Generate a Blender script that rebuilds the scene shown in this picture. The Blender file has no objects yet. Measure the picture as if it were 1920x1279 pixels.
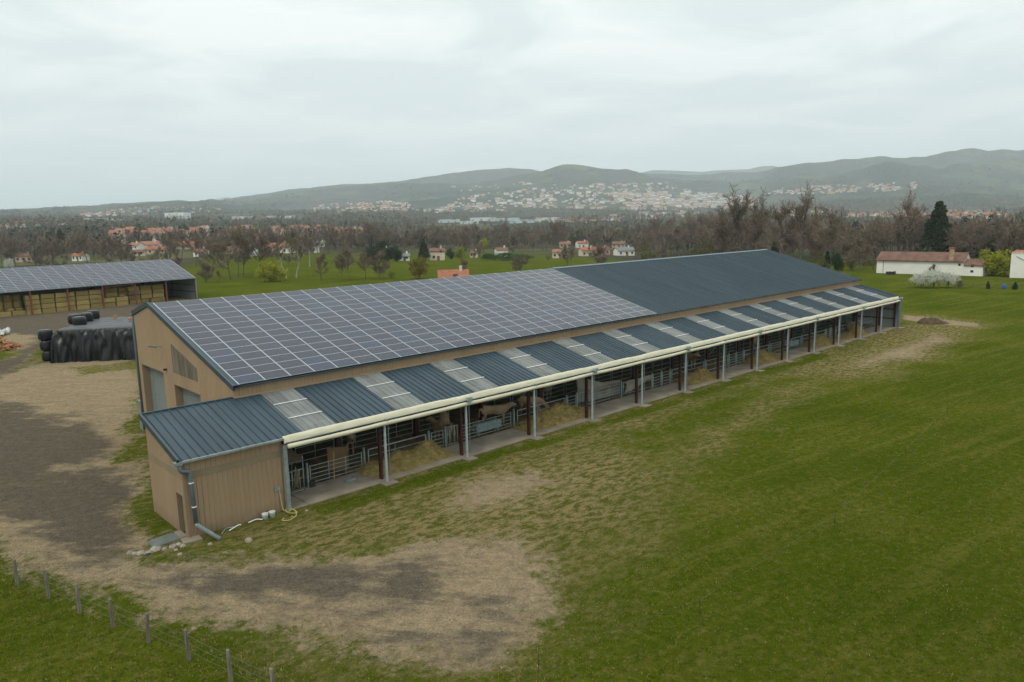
import bpy, math, random
import numpy as np
from mathutils import Matrix, Vector
random.seed(7); rng = np.random.default_rng(11)
R = math.radians
scene = bpy.context.scene
COL = scene.collection

# ------------------------------------------------------------------ camera, sky, sun, exposure
FPX = 1385.0                                    # focal length in pixels of a 1920 px wide frame
CAM = np.array([-16.281, -35.273, 14.765])
YAW, PITCH, ROLL = R(42.886), R(-9.33), R(-1.287)
F_ = np.array([math.sin(YAW)*math.cos(PITCH), math.cos(YAW)*math.cos(PITCH), math.sin(PITCH)])
_r = np.array([math.cos(YAW), -math.sin(YAW), 0.0]); _u = np.cross(_r, F_)
R_ = _r*math.cos(ROLL) + _u*math.sin(ROLL); U_ = _u*math.cos(ROLL) - _r*math.sin(ROLL)
FH = np.array([math.sin(YAW), math.cos(YAW)]); RH = np.array([math.cos(YAW), -math.sin(YAW)])
cd = bpy.data.cameras.new('camera'); cam = bpy.data.objects.new('camera', cd); COL.objects.link(cam)
cd.sensor_width = 36.0; cd.lens = FPX*36.0/1920.0; cd.clip_start = 0.5; cd.clip_end = 60000
M = Matrix(((R_[0], U_[0], -F_[0], CAM[0]), (R_[1], U_[1], -F_[1], CAM[1]), (R_[2], U_[2], -F_[2], CAM[2]), (0, 0, 0, 1)))
cam.matrix_world = M; scene.camera = cam

SUN_EL, SUN_AZ = 52.0, 250.0                    # sun azimuth, clockwise from +Y
w = bpy.data.worlds.new('World'); scene.world = w; w.use_nodes = True
nt = w.node_tree; nt.nodes.clear()
def N(t, **k):
    n = nt.nodes.new(t)
    for a, b in k.items(): setattr(n, a, b)
    return n
L = lambda a, b: nt.links.new(a, b)
sky = N('ShaderNodeTexSky', sky_type='NISHITA', sun_disc=False, sun_elevation=R(SUN_EL), sun_rotation=R(SUN_AZ), air_density=1.0, dust_density=4.0, ozone_density=1.0)
tc = N('ShaderNodeTexCoord')
sep = N('ShaderNodeSeparateXYZ'); L(tc.outputs['Generated'], sep.inputs[0])
# cloud deck: project the view direction on a flat layer, so that clouds flatten towards the horizon
zz = N('ShaderNodeMath', operation='ABSOLUTE'); L(sep.outputs['Z'], zz.inputs[0])
zc = N('ShaderNodeMath', operation='ADD'); L(zz.outputs[0], zc.inputs[0]); zc.inputs[1].default_value = 0.09
dx = N('ShaderNodeMath', operation='DIVIDE'); L(sep.outputs['X'], dx.inputs[0]); L(zc.outputs[0], dx.inputs[1])
dy = N('ShaderNodeMath', operation='DIVIDE'); L(sep.outputs['Y'], dy.inputs[0]); L(zc.outputs[0], dy.inputs[1])
cv = N('ShaderNodeCombineXYZ'); L(dx.outputs[0], cv.inputs[0]); L(dy.outputs[0], cv.inputs[1])
n1 = N('ShaderNodeTexNoise'); n1.inputs['Scale'].default_value = 1.15; n1.inputs['Detail'].default_value = 7; n1.inputs['Roughness'].default_value = 0.52; n1.inputs['Distortion'].default_value = 0.5
L(cv.outputs[0], n1.inputs['Vector'])
rp = N('ShaderNodeValToRGB'); L(n1.outputs['Fac'], rp.inputs[0])
rp.color_ramp.elements[0].position = 0.40; rp.color_ramp.elements[0].color = (0.60, 0.662, 0.657, 1)
rp.color_ramp.elements[1].position = 0.60; rp.color_ramp.elements[1].color = (0.735, 0.772, 0.760, 1)
# overcast deck is brighter overhead than at the horizon
gr = N('ShaderNodeFloatCurve'); L(zz.outputs[0], gr.inputs['Value']); gc = gr.mapping.curves[0]; gr.mapping.use_clip = False
gc.points[0].location = (0.0, 0.90); gc.points[1].location = (1.0, 1.55); gc.points.new(0.27, 1.02); gr.mapping.update()
hz = N('ShaderNodeMixRGB', blend_type='MIX')           # towards the horizon the clouds merge into even grey
hr = N('ShaderNodeMapRange'); L(zz.outputs[0], hr.inputs[0]); hr.inputs[1].default_value = 0.02; hr.inputs[2].default_value = 0.22
hr.inputs[3].default_value = 0.0; hr.inputs[4].default_value = 1.0
L(hr.outputs[0], hz.inputs[0]); hz.inputs[1].default_value = (0.60, 0.66, 0.665, 1); L(rp.outputs[0], hz.inputs[2])
ml = N('ShaderNodeMixRGB', blend_type='MULTIPLY'); ml.inputs[0].default_value = 1; L(hz.outputs[0], ml.inputs[1])
cg = N('ShaderNodeCombineXYZ')
for i in range(3): L(gr.outputs[0], cg.inputs[i])
L(cg.outputs[0], ml.inputs[2])
bs = N('ShaderNodeBackground'); L(sky.outputs[0], bs.inputs[0]); bs.inputs[1].default_value = 0.10
bc = N('ShaderNodeBackground'); L(ml.outputs[0], bc.inputs[0]); bc.inputs[1].default_value = 1.34
mx = N('ShaderNodeMixShader'); mx.inputs[0].default_value = 0.93; L(bs.outputs[0], mx.inputs[1]); L(bc.outputs[0], mx.inputs[2])
wo = N('ShaderNodeOutputWorld'); L(mx.outputs[0], wo.inputs[0])

sd = bpy.data.lights.new('sun', 'SUN'); sun = bpy.data.objects.new('sun', sd); COL.objects.link(sun)
sd.energy = 1.1; sd.angle = R(14); sd.color = (1.0, 0.93, 0.80)
sv = Vector((math.sin(R(SUN_AZ))*math.cos(R(SUN_EL)), math.cos(R(SUN_AZ))*math.cos(R(SUN_EL)), math.sin(R(SUN_EL))))
sun.rotation_euler = sv.to_track_quat('Z', 'Y').to_euler()
vs = scene.view_settings; vs.view_transform = 'Standard'; vs.look = 'None'; vs.exposure = 0.10; vs.gamma = 1.0; vs.use_curve_mapping = False
scene.cycles.use_denoising = True; scene.cycles.use_adaptive_sampling = True; scene.cycles.adaptive_threshold = 0.02; scene.cycles.max_bounces = 8; scene.cycles.transparent_max_bounces = 12
scene.cycles.volume_bounces = 1; scene.cycles.caustics_reflective = False; scene.cycles.caustics_refractive = False

# ------------------------------------------------------------------ pixel (1920 x 1279) to place
def ray(u, v): return (u-960.0)/FPX*R_ - (v-639.5)/FPX*U_ + F_
def atz(u, v, z=0.0):
    d = ray(u, v); return CAM + d*((z-CAM[2])/d[2])
def aty(u, v, y):
    d = ray(u, v); return CAM + d*((y-CAM[1])/d[1])
def atx(u, v, x):
    d = ray(u, v); return CAM + d*((x-CAM[0])/d[0])
def depth(P): return float((np.asarray(P)-CAM) @ F_)

# ------------------------------------------------------------------ mesh helpers
class MB:
    def __init__(s): s.v = []; s.f = []; s.m = []
    def add(s, vs, fs, mi=0):
        o = len(s.v); s.v.extend([tuple(map(float, p)) for p in vs]); s.f.extend([tuple(i+o for i in f) for f in fs]); s.m.extend([mi]*len(fs)); return s
    def box(s, x0, x1, y0, y1, z0, z1, mi=0):
        return s.add([(x0,y0,z0),(x1,y0,z0),(x1,y1,z0),(x0,y1,z0),(x0,y0,z1),(x1,y0,z1),(x1,y1,z1),(x0,y1,z1)],
                     [(0,3,2,1),(4,5,6,7),(0,1,5,4),(1,2,6,5),(2,3,7,6),(3,0,4,7)], mi)
    def beam(s, p, q, w, h, mi=0, up=(0,0,1)):
        p = Vector(p); q = Vector(q); d = (q-p).normalized(); u = Vector(up)
        if abs(d.dot(u)) > .98: u = Vector((0,1,0))
        a = d.cross(u).normalized()*w/2; b = a.cross(d).normalized()*h/2
        vs = [p-a-b, p+a-b, p+a+b, p-a+b, q-a-b, q+a-b, q+a+b, q-a+b]
        return s.add(vs, [(0,1,2,3),(7,6,5,4),(0,4,5,1),(1,5,6,2),(2,6,7,3),(3,7,4,0)], mi)
    def tube(s, pts, r, n=6, mi=0, cap=True):
        P = [Vector(p) for p in pts]; rr = r if hasattr(r, '__len__') else [r]*len(P); vs = []; fs = []
        ref = None
        for i, p in enumerate(P):
            d = (P[min(i+1, len(P)-1)]-P[max(i-1, 0)]).normalized()
            if ref is None: ref = d.orthogonal()
            ref = (ref - d*ref.dot(d)); ref = ref.normalized() if ref.length > 1e-6 else d.orthogonal().normalized()
            b = d.cross(ref)
            for k in range(n):
                a = 2*math.pi*k/n; vs.append(p+(ref*math.cos(a)+b*math.sin(a))*rr[i])
        for i in range(len(P)-1):
            for k in range(n):
                k2 = (k+1) % n; fs.append((i*n+k, i*n+k2, (i+1)*n+k2, (i+1)*n+k))
        if cap: fs += [tuple(range(n-1, -1, -1)), tuple(range((len(P)-1)*n, len(P)*n))]
        return s.add(vs, fs, mi)
    def mesh(s, name, mats, smooth=False):
        me = bpy.data.meshes.new(name); me.from_pydata(s.v, [], s.f)
        for m in (mats if isinstance(mats, (list, tuple)) else [mats]): me.materials.append(m)
        if any(s.m): me.polygons.foreach_set('material_index', s.m)
        if smooth: me.polygons.foreach_set('use_smooth', [True]*len(s.f))
        me.update(); return me
    def build(s, name, mats, parent=None, smooth=False, loc=None):
        return place(name, s.mesh(name, mats, smooth), parent, loc)
def place(name, me, parent=None, loc=None, rz=0.0, scale=None, rot=None):
    o = bpy.data.objects.new(name, me); COL.objects.link(o)
    if parent is not None: o.parent = parent
    if loc is not None: o.location = loc
    if rot is not None: o.rotation_euler = rot
    elif rz: o.rotation_euler = (0, 0, rz)
    if scale is not None: o.scale = scale if hasattr(scale, '__len__') else (scale,)*3
    return o
def empty(name, loc=(0,0,0), rz=0.0, scale=None): return place(name, None, None, tuple(map(float, loc)), rz, scale)
def tag(o, label=None, cat=None, group=None, kind=None):
    if label: o['label'] = label
    if cat: o['category'] = cat
    if group: o['group'] = group
    if kind: o['kind'] = kind
    return o
def npmesh(name, V, F, mats, smooth=False, attrs=None, mi=None):
    """V (n,3), F (m,k) all faces with k corners"""
    V = np.asarray(V, np.float32); F = np.asarray(F, np.int32); me = bpy.data.meshes.new(name)
    m, k = F.shape
    me.vertices.add(len(V)); me.vertices.foreach_set('co', V.ravel())
    me.loops.add(m*k); me.loops.foreach_set('vertex_index', F.ravel())
    me.polygons.add(m); me.polygons.foreach_set('loop_start', np.arange(0, m*k, k, dtype=np.int32))
    try: me.polygons.foreach_set('loop_total', np.full(m, k, np.int32))
    except Exception: pass
    for mt in (mats if isinstance(mats, (list, tuple)) else [mats]): me.materials.append(mt)
    if mi is not None: me.polygons.foreach_set('material_index', np.asarray(mi, np.int32))
    if smooth: me.polygons.foreach_set('use_smooth', np.ones(m, bool))
    for an, (typ, dat) in (attrs or {}).items():
        a = me.attributes.new(an, typ, 'POINT')
        a.data.foreach_set('value' if typ == 'FLOAT' else 'color', np.asarray(dat, np.float32).ravel())
    me.update(calc_edges=True); return me

# value noise on numpy arrays
_T = rng.random((256, 256))
def vnoise(x, y):
    xi = np.floor(x).astype(int); yi = np.floor(y).astype(int); fx = x-xi; fy = y-yi
    fx = fx*fx*(3-2*fx); fy = fy*fy*(3-2*fy)
    a = _T[xi & 255, yi & 255]; b = _T[(xi+1) & 255, yi & 255]; c = _T[xi & 255, (yi+1) & 255]; d = _T[(xi+1) & 255, (yi+1) & 255]
    return (a*(1-fx)+b*fx)*(1-fy)+(c*(1-fx)+d*fx)*fy
def fbm(x, y, o=4, g=.5):
    s = 0; a = 1; t = 0
    for i in range(o): s = s+a*vnoise(x*2**i+17.3*i, y*2**i+9.1*i); t += a; a *= g
    return s/t

# ------------------------------------------------------------------ materials
def newmat(name):
    m = bpy.data.materials.new(name); m.use_nodes = True; t = m.node_tree
    return m, t, t.nodes['Principled BSDF']
def nmat(name, c1, c2=None, scale=4.0, rough=.7, metal=0.0, spec=.4, rnd=0.0, bump=0.0, bscale=None, coord='Object', detail=5, stretch=None, lo=.35, hi=.65):
    m, t, b = newmat(name); nd = t.nodes; lk = t.links
    b.inputs['Roughness'].default_value = rough; b.inputs['Metallic'].default_value = metal; b.inputs['Specular IOR Level'].default_value = spec
    if c2 is None and not rnd and not bump:
        b.inputs['Base Color'].default_value = (*c1, 1); return m
    if coord == 'World': g = nd.new('ShaderNodeNewGeometry'); vec = g.outputs['Position']
    else: g = nd.new('ShaderNodeTexCoord'); vec = g.outputs[coord]
    if stretch:
        mp = nd.new('ShaderNodeMapping'); mp.inputs['Scale'].default_value = stretch; lk.new(vec, mp.inputs[0]); vec = mp.outputs[0]
    nz = nd.new('ShaderNodeTexNoise'); nz.inputs['Scale'].default_value = scale; nz.inputs['Detail'].default_value = detail; lk.new(vec, nz.inputs['Vector'])
    rp = nd.new('ShaderNodeValToRGB'); lk.new(nz.outputs['Fac'], rp.inputs[0])
    rp.color_ramp.elements[0].position = lo; rp.color_ramp.elements[1].position = hi
    rp.color_ramp.elements[0].color = (*c1, 1); rp.color_ramp.elements[1].color = (*(c2 or c1), 1)
    out = rp.outputs[0]
    if rnd:
        oi = nd.new('ShaderNodeObjectInfo'); mr = nd.new('ShaderNodeMapRange'); lk.new(oi.outputs['Random'], mr.inputs[0])
        mr.inputs[3].default_value = 1-rnd; mr.inputs[4].default_value = 1+rnd
        hs = nd.new('ShaderNodeHueSaturation'); lk.new(mr.outputs[0], hs.inputs['Value']); lk.new(out, hs.inputs['Color']); out = hs.outputs[0]
    lk.new(out, b.inputs['Base Color'])
    if bump:
        nb = nd.new('ShaderNodeTexNoise'); nb.inputs['Scale'].default_value = bscale or scale*4; nb.inputs['Detail'].default_value = 6; lk.new(vec, nb.inputs['Vector'])
        bp = nd.new('ShaderNodeBump'); bp.inputs['Strength'].default_value = bump; bp.inputs['Distance'].default_value = .05
        lk.new(nb.outputs['Fac'], bp.inputs['Height']); lk.new(bp.outputs[0], b.inputs['Normal'])
    return m
def amat(name, rough=.85, gain=1.0, trans=0.0, spec=.2):
    """colour from the mesh's own colour attribute"""
    m, t, b = newmat(name); a = t.nodes.new('ShaderNodeAttribute'); a.attribute_name = 'Col'
    t.links.new(a.outputs['Color'], b.inputs['Base Color']); b.inputs['Roughness'].default_value = rough; b.inputs['Specular IOR Level'].default_value = spec
    return m
# ------------------------------------------------------------------ terrain
SKY_U = np.array([-400,0,100,180,260,340,400,430,500,560,620,700,760,800,850,900,960,1000,1030,1060,1105,1130,1180,1210,1280,1330,1380,1430,1445,1460,1500,1560,1620,1660,1700,1740,1800,1850,1920,2000,2300])
SKY_Y = np.array([402,397,392,387,381,378,380,374,364,356,350,346,342,335,327,321,317,320,326,319,317,319,320,327,330,328,325,323,320,315,311,305,298,295,299,294,282,286,283,290,300.])
def hor_y(u): return 412.3-(u-960)*0.02247
def dcrest(u): return np.interp(u, [-400,380,450,1425,1465,2300], [4700,4700,7000,7000,6000,6000])
def slope_at(u, y): return (hor_y(u)-y)/FPX*1.0*np.sqrt(1+((u-960)/FPX)**2*0)     # rise per metre of depth
def rows(u):
    u = np.asarray(u, float); dc = dcrest(u); z0 = CAM[2]
    I = lambda xs, ys: np.interp(u, xs, ys)
    o = np.zeros_like(u); rowd = []; rowz = []
    def add(d, z): rowd.append(o+d); rowz.append(o+z)
    add(-1e5, 0); add(200, 0)
    add(420, I([0,480,700,960,1200,1440,1920], [-3,-1,-4,-6,-8,-5,-2]))
    add(800, I([0,480,960,1440,1920], [8,2,-11,-10,-4]))
    add(1500, I([0,480,960,1440,1920], [26,16,-2,2,0]))
    y4 = I([0,300,480,700,960,1200,1440,1600,1920], [413,411,409,403,412,406,401,404,402]); add(2400, z0+2400*slope_at(u, y4))
    y5 = I([0,340,480,700,850,960,1200,1380,1450,1560,1700,1920], [406,401,398,394,392,393,390,391,381,372,369,372]); d5 = 2400+.3*(dc-2400); add(d5, z0+d5*slope_at(u, y5))
    ys = np.interp(u, SKY_U, SKY_Y)
    y6 = I([0,400,480,700,850,960,1100,1250,1400,1450,1600,1920], [402,392,388,378,366,362,358,358,372,368,356,350]); d6 = 2400+.55*(dc-2400); add(d6, z0+d6*slope_at(u, y6))
    yn = I([-400,0,200,300,430,560,700,800,900,960,1010,1040,1060,1105,1180,1220,1260,1300,1380,1440,1500,1560,1620,1660,1700,1760,1800,1860,1920,2300], [405,400,396,384,382,368,353,350,343,336,334,326,319,317,320,330,342,346,350,342,330,326,318,306,308,316,305,300,303,310]); yn = np.maximum(yn, ys+0.0)
    dn = 2400+.72*(dc-2400); add(dn, z0+dn*slope_at(u, yn)); dd2 = 2400+.84*(dc-2400); add(dd2, (z0+dn*slope_at(u, yn))*.84)
    zc = z0+dc*slope_at(u, ys); add(dc, zc)
    add(dc+900, zc*.72); add(10500, zc*.45)
    yf = I([-400,0,150,330,430,520,600,1100,1230,1330,1400,1450,1500,2300], [402,401,397,392,371,372,380,340,322,324,319,314,322,330]); add(14000, z0+14000*slope_at(u, yf))
    add(16500, 150); add(60000, 100)
    return np.array(rowd), np.array(rowz)
def terr_du(d, u, x, y):
    rd, rz = rows(u); z = np.zeros_like(d)
    for k in range(len(rd)-1):
        m = (d >= rd[k]) & (d < rd[k+1])
        t = np.clip((d-rd[k])/(rd[k+1]-rd[k]), 0, 1)
        z = np.where(m, rz[k]+(rz[k+1]-rz[k])*t, z)
    far = np.clip((d-260)/2500, 0, 1)
    z = z + far*((fbm(x/420., y/420., 4)-.5)*22 + (fbm(x/60., y/60., 3)-.5)*8)
    dcr = dcrest(u); z = z + 50*np.clip((d-2700)/1200, 0, 1)*np.clip((dcr-150-d)/900, 0, 1)*(np.abs(fbm(x/900.+5, y/900., 3)-.5)*-4+.55)
    near = np.clip(1-(d-60)/200, 0, 1)
    z = z + (fbm(x/9.+3, y/9., 3)-.5)*.10*near*np.clip((np.abs(x-40)-46)/4+np.clip(-y-1.5, 0, 1), 0, 1)
    return z
def du_of(x, y):
    rx = np.asarray(x)-CAM[0]; ry = np.asarray(y)-CAM[1]
    d = rx*FH[0]+ry*FH[1]; l = rx*RH[0]+ry*RH[1]
    u = 960+FPX*np.clip(l/np.maximum(d, 1.0), -1.05, 1.05)/math.cos(PITCH); return d, u
def terr(x, y):
    x = np.atleast_1d(np.asarray(x, float)); y = np.atleast_1d(np.asarray(y, float)); d, u = du_of(x, y)
    return terr_du(d, u, x, y)
_S = np.geomspace(15, 15000, 170)
def ground(us, vs):
    """points of the terrain seen at those pixels (nan above the skyline)"""
    us = np.atleast_1d(np.asarray(us, float)); vs = np.atleast_1d(np.asarray(vs, float))
    D = (us[:, None]-960)/FPX*R_ - (vs[:, None]-639.5)/FPX*U_ + F_
    P = CAM + D[:, None, :]*_S[None, :, None]
    z = terr(P[..., 0].ravel(), P[..., 1].ravel()).reshape(P.shape[:2])
    h = P[..., 2]-z; hit = h < 0; i = np.argmax(hit, 1); ok = hit.any(1) & (i > 0); i = np.maximum(i, 1); k = np.arange(len(us))
    a, b = _S[i-1].copy(), _S[i].copy()
    for _ in range(12):
        mm_ = (a+b)/2; q = CAM+D*mm_[:, None]; under = q[:, 2] < terr(q[:, 0], q[:, 1]); b = np.where(under, mm_, b); a = np.where(under, a, mm_)
    s = (a+b)/2
    Q = CAM + D*s[:, None]; Q[:, 2] = terr(Q[:, 0], Q[:, 1]); Q[~ok] = np.nan
    return Q
def g1(u, v): return ground([u], [v])[0]

# ---- ground cover regions, drawn on the ground plane
def zpoly(pts): return np.array([atz(u, v)[:2] for u, v in pts])
def sdist(poly, x, y):
    """signed distance, positive inside"""
    n = len(poly); best = np.full(x.shape, 1e9); ins = np.zeros(x.shape, bool)
    for i in range(n):
        ax, ay = poly[i]; bx, by = poly[(i+1) % n]; ex, ey = bx-ax, by-ay
        t = np.clip(((x-ax)*ex+(y-ay)*ey)/(ex*ex+ey*ey+1e-9), 0, 1)
        best = np.minimum(best, np.hypot(x-ax-t*ex, y-ay-t*ey))
        c = ((ay > y) != (by > y)) & (x < (bx-ax)*(y-ay)/(by-ay+1e-12)+ax); ins ^= c
    return np.where(ins, best, -best)
sm = lambda s, w: np.clip(s/w*.5+.5, 0, 1)
YARD = zpoly([(-260,640),(0,700),(110,676),(262,672),(268,790),(290,960),(345,1014),(300,1030),(236,1034),(270,1052),(340,1050),(420,1046),(520,1048),(640,1050),(720,1044),(775,1020),(850,1012),(960,1004),(1030,1040),(1040,1080),(1012,1140),(960,1195),(930,1235),(830,1240),(700,1222),(560,1196),(430,1172),(330,1150),(230,1128),(150,1095),(70,1062),(0,1028),(-260,960)])
GRAV = zpoly([(-260,745),(0,752),(100,765),(170,800),(262,850),(285,955),(296,1000),(250,1034),(380,1050),(560,1048),(700,1066),(830,1086),(960,1098),(990,1118),(955,1150),(860,1120),(760,1150),(640,1140),(500,1110),(330,1094),(130,1060),(0,1010),(-260,940)])
GRV2 = zpoly([(-300,600),(0,588),(120,580),(372,562),(388,596),(250,612),(90,628),(86,652),(40,690),(0,708),(-300,770),(-300,700),(0,676),(62,648),(70,630),(0,624),(-300,640)])
GRV3 = zpoly([(600,1160),(720,1180),(880,1190),(900,1205),(760,1200),(620,1180)])
DRY1 = zpoly([(395,1012),(470,978),(560,958),(720,912),(870,870),(1000,830),(1110,797),(1130,812),(1230,850),(1250,900),(1200,960),(1120,1050),(1060,1120),(1020,1190),(950,1240),(860,1260),(700,1245),(560,1196),(700,1060),(500,1046)])
DRY2 = zpoly([(1380,720),(1470,690),(1560,655),(1690,612),(1690,590),(1760,592),(1840,606),(1800,640),(1740,680),(1650,702),(1540,706)])
DRY4 = zpoly([(1010,1090),(1120,960),(1260,850),(1400,760),(1540,690),(1570,706),(1430,788),(1300,885),(1190,985),(1085,1115)])
DRY5 = np.array([(-1.0, -.4), (78, -.4), (78, -2.6), (45, -3.0), (20, -4.2), (-1.0, -5.0)])
DRY3 = zpoly([(0,640),(100,672),(262,668),(264,700),(130,700),(40,705)])
GREEN = [zpoly([(235, 945), (290, 925), (330, 985), (305, 1003), (250, 985)]), zpoly([(200, 858), (262, 826), (268, 852), (212, 872)]), zpoly([(222, 806), (262, 782), (264, 802), (235, 814)]), zpoly([(120, 690), (262, 676), (262, 690), (150, 706)])]
STRAW = zpoly([(110, 880), (190, 850), (262, 800), (262, 830), (200, 880), (130, 900)])
BARE1 = zpoly([(770,950),(900,900),(1010,880),(1060,900),(1000,940),(880,975)])
BARE2 = zpoly([(1560,690),(1640,655),(1760,625),(1790,640),(1720,670),(1640,692)])
BARE3 = zpoly([(1690,590),(1730,594),(1830,606),(1838,614),(1770,608),(1700,600)])
MUD = zpoly([(-10,640),(40,655),(85,640),(84,622),(30,618)])

def build_ground():
    ang = np.concatenate([np.arange(-180, -44, 4.0), np.arange(-44, 44, .17), np.arange(44, 180, 4.0)])
    rad = np.concatenate([[0.3], np.arange(3, 14, 2.0), np.arange(14, 70, .33), np.arange(70, 130, .7), np.geomspace(131, 1200, 110), np.geomspace(1230, 17000, 150)])
    A, RR = np.meshgrid(np.radians(ang), rad)                  # rings x angles
    wx = CAM[0]+RR*(np.cos(A)*FH[0]+np.sin(A)*RH[0]); wy = CAM[1]+RR*(np.cos(A)*FH[1]+np.sin(A)*RH[1])
    x = wx.ravel(); y = wy.ravel(); d, u = du_of(x, y)
    behind = np.clip((RR.ravel()-d)/np.maximum(RR.ravel(), 1)*1.2, 0, 1)
    z = terr_du(np.where(d > 0, np.maximum(d, RR.ravel()*.55), RR.ravel()*.55), u, x, y)
    wob = lambda s, k: (fbm(x/s+k, y/s, 4)-.5)
    q = x*0
    near = RR.ravel() < 190
    xs, ys = x[near], y[near]; wv = (fbm(xs/2.2, ys/2.2, 4)-.5)*3.2; wv2 = (fbm(xs/5+9, ys/5, 4)-.5)*6
    dirt = sm(sdist(YARD, xs, ys)+wv*.8, 2.6); gr = np.maximum(sm(sdist(GRAV, xs, ys)+wv+wv2*.9, 2.6), 0)
    g2 = sm(sdist(GRV2, xs, ys)+wv, 1.6); g3 = sm(sdist(GRV3, xs, ys)+wv, 1.2)*.8
    dry = np.maximum.reduce([sm(sdist(DRY1, xs, ys)+wv2*.8-.3, 5)*.95, sm(sdist(DRY2, xs, ys)+wv2, 3), sm(sdist(DRY3, xs, ys)+wv, 3), sm(sdist(DRY4, xs, ys)+wv, 3)*.85, sm(sdist(DRY5, xs, ys)+wv, 2.5)*.92])
    bare = np.maximum.reduce([sm(sdist(BARE1, xs, ys)+wv2*.6, 3)*.75, sm(sdist(BARE2, xs, ys)+wv2*.6, 3)*.8, sm(sdist(BARE3, xs, ys)+wv*.5, 1)])
    # a lusher strip of grass just off the drip line of the roof
    lush = np.exp(-((ys+1.7+wv*.3)/.55)**2)*((xs > 1) & (xs < 60))*np.clip(fbm(xs/3., ys/3.+4, 2)*2.2-.35, 0, 1)
    dry = np.clip(dry-lush*1.2, 0, 1)
    for gp in GREEN: dirt = dirt*(1-.75*sm(sdist(gp, xs, ys)+wv*.5, 1.5)); dry = np.maximum(dry, .6*sm(sdist(gp, xs, ys)+wv*.5, 2.5))
    gr = gr*(1-.6*sm(sdist(STRAW, xs, ys)+wv, 2.5))
    A_ = {}
    for k, val in dict(dirt=np.maximum.reduce([dirt, g2, bare, sm(sdist(MUD, xs, ys)+wv, 1.5)]), gravel=np.maximum.reduce([gr*dirt, g2, g3]), dry=dry).items():
        f = q.copy(); f[near] = val; A_[k] = ('FLOAT', f)
    ds_ = np.interp(u, [-400, 330, 400, 600, 1000, 1150, 1250, 1560, 1640, 2400], [225, 225, 330, 400, 420, 330, 215, 205, 192, 192]); A_['far'] = ('FLOAT', np.clip((d-ds_)/(25+.25*ds_), 0, 1))
    z = z - np.where(near, 0, 0)
    n, m = wx.shape; i = np.arange(n-1)[:, None]*m; j = np.arange(m)[None, :]; j2 = (j+1) % m
    Fq = np.stack([i+j, i+m+j, i+m+j2, i+j2], -1).reshape(-1, 4)
    me = npmesh('ground', np.stack([x, y, z], 1), Fq, ground_mat(), True, A_)
    o = place('ground', me); tag(o, kind='structure'); return o

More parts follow.
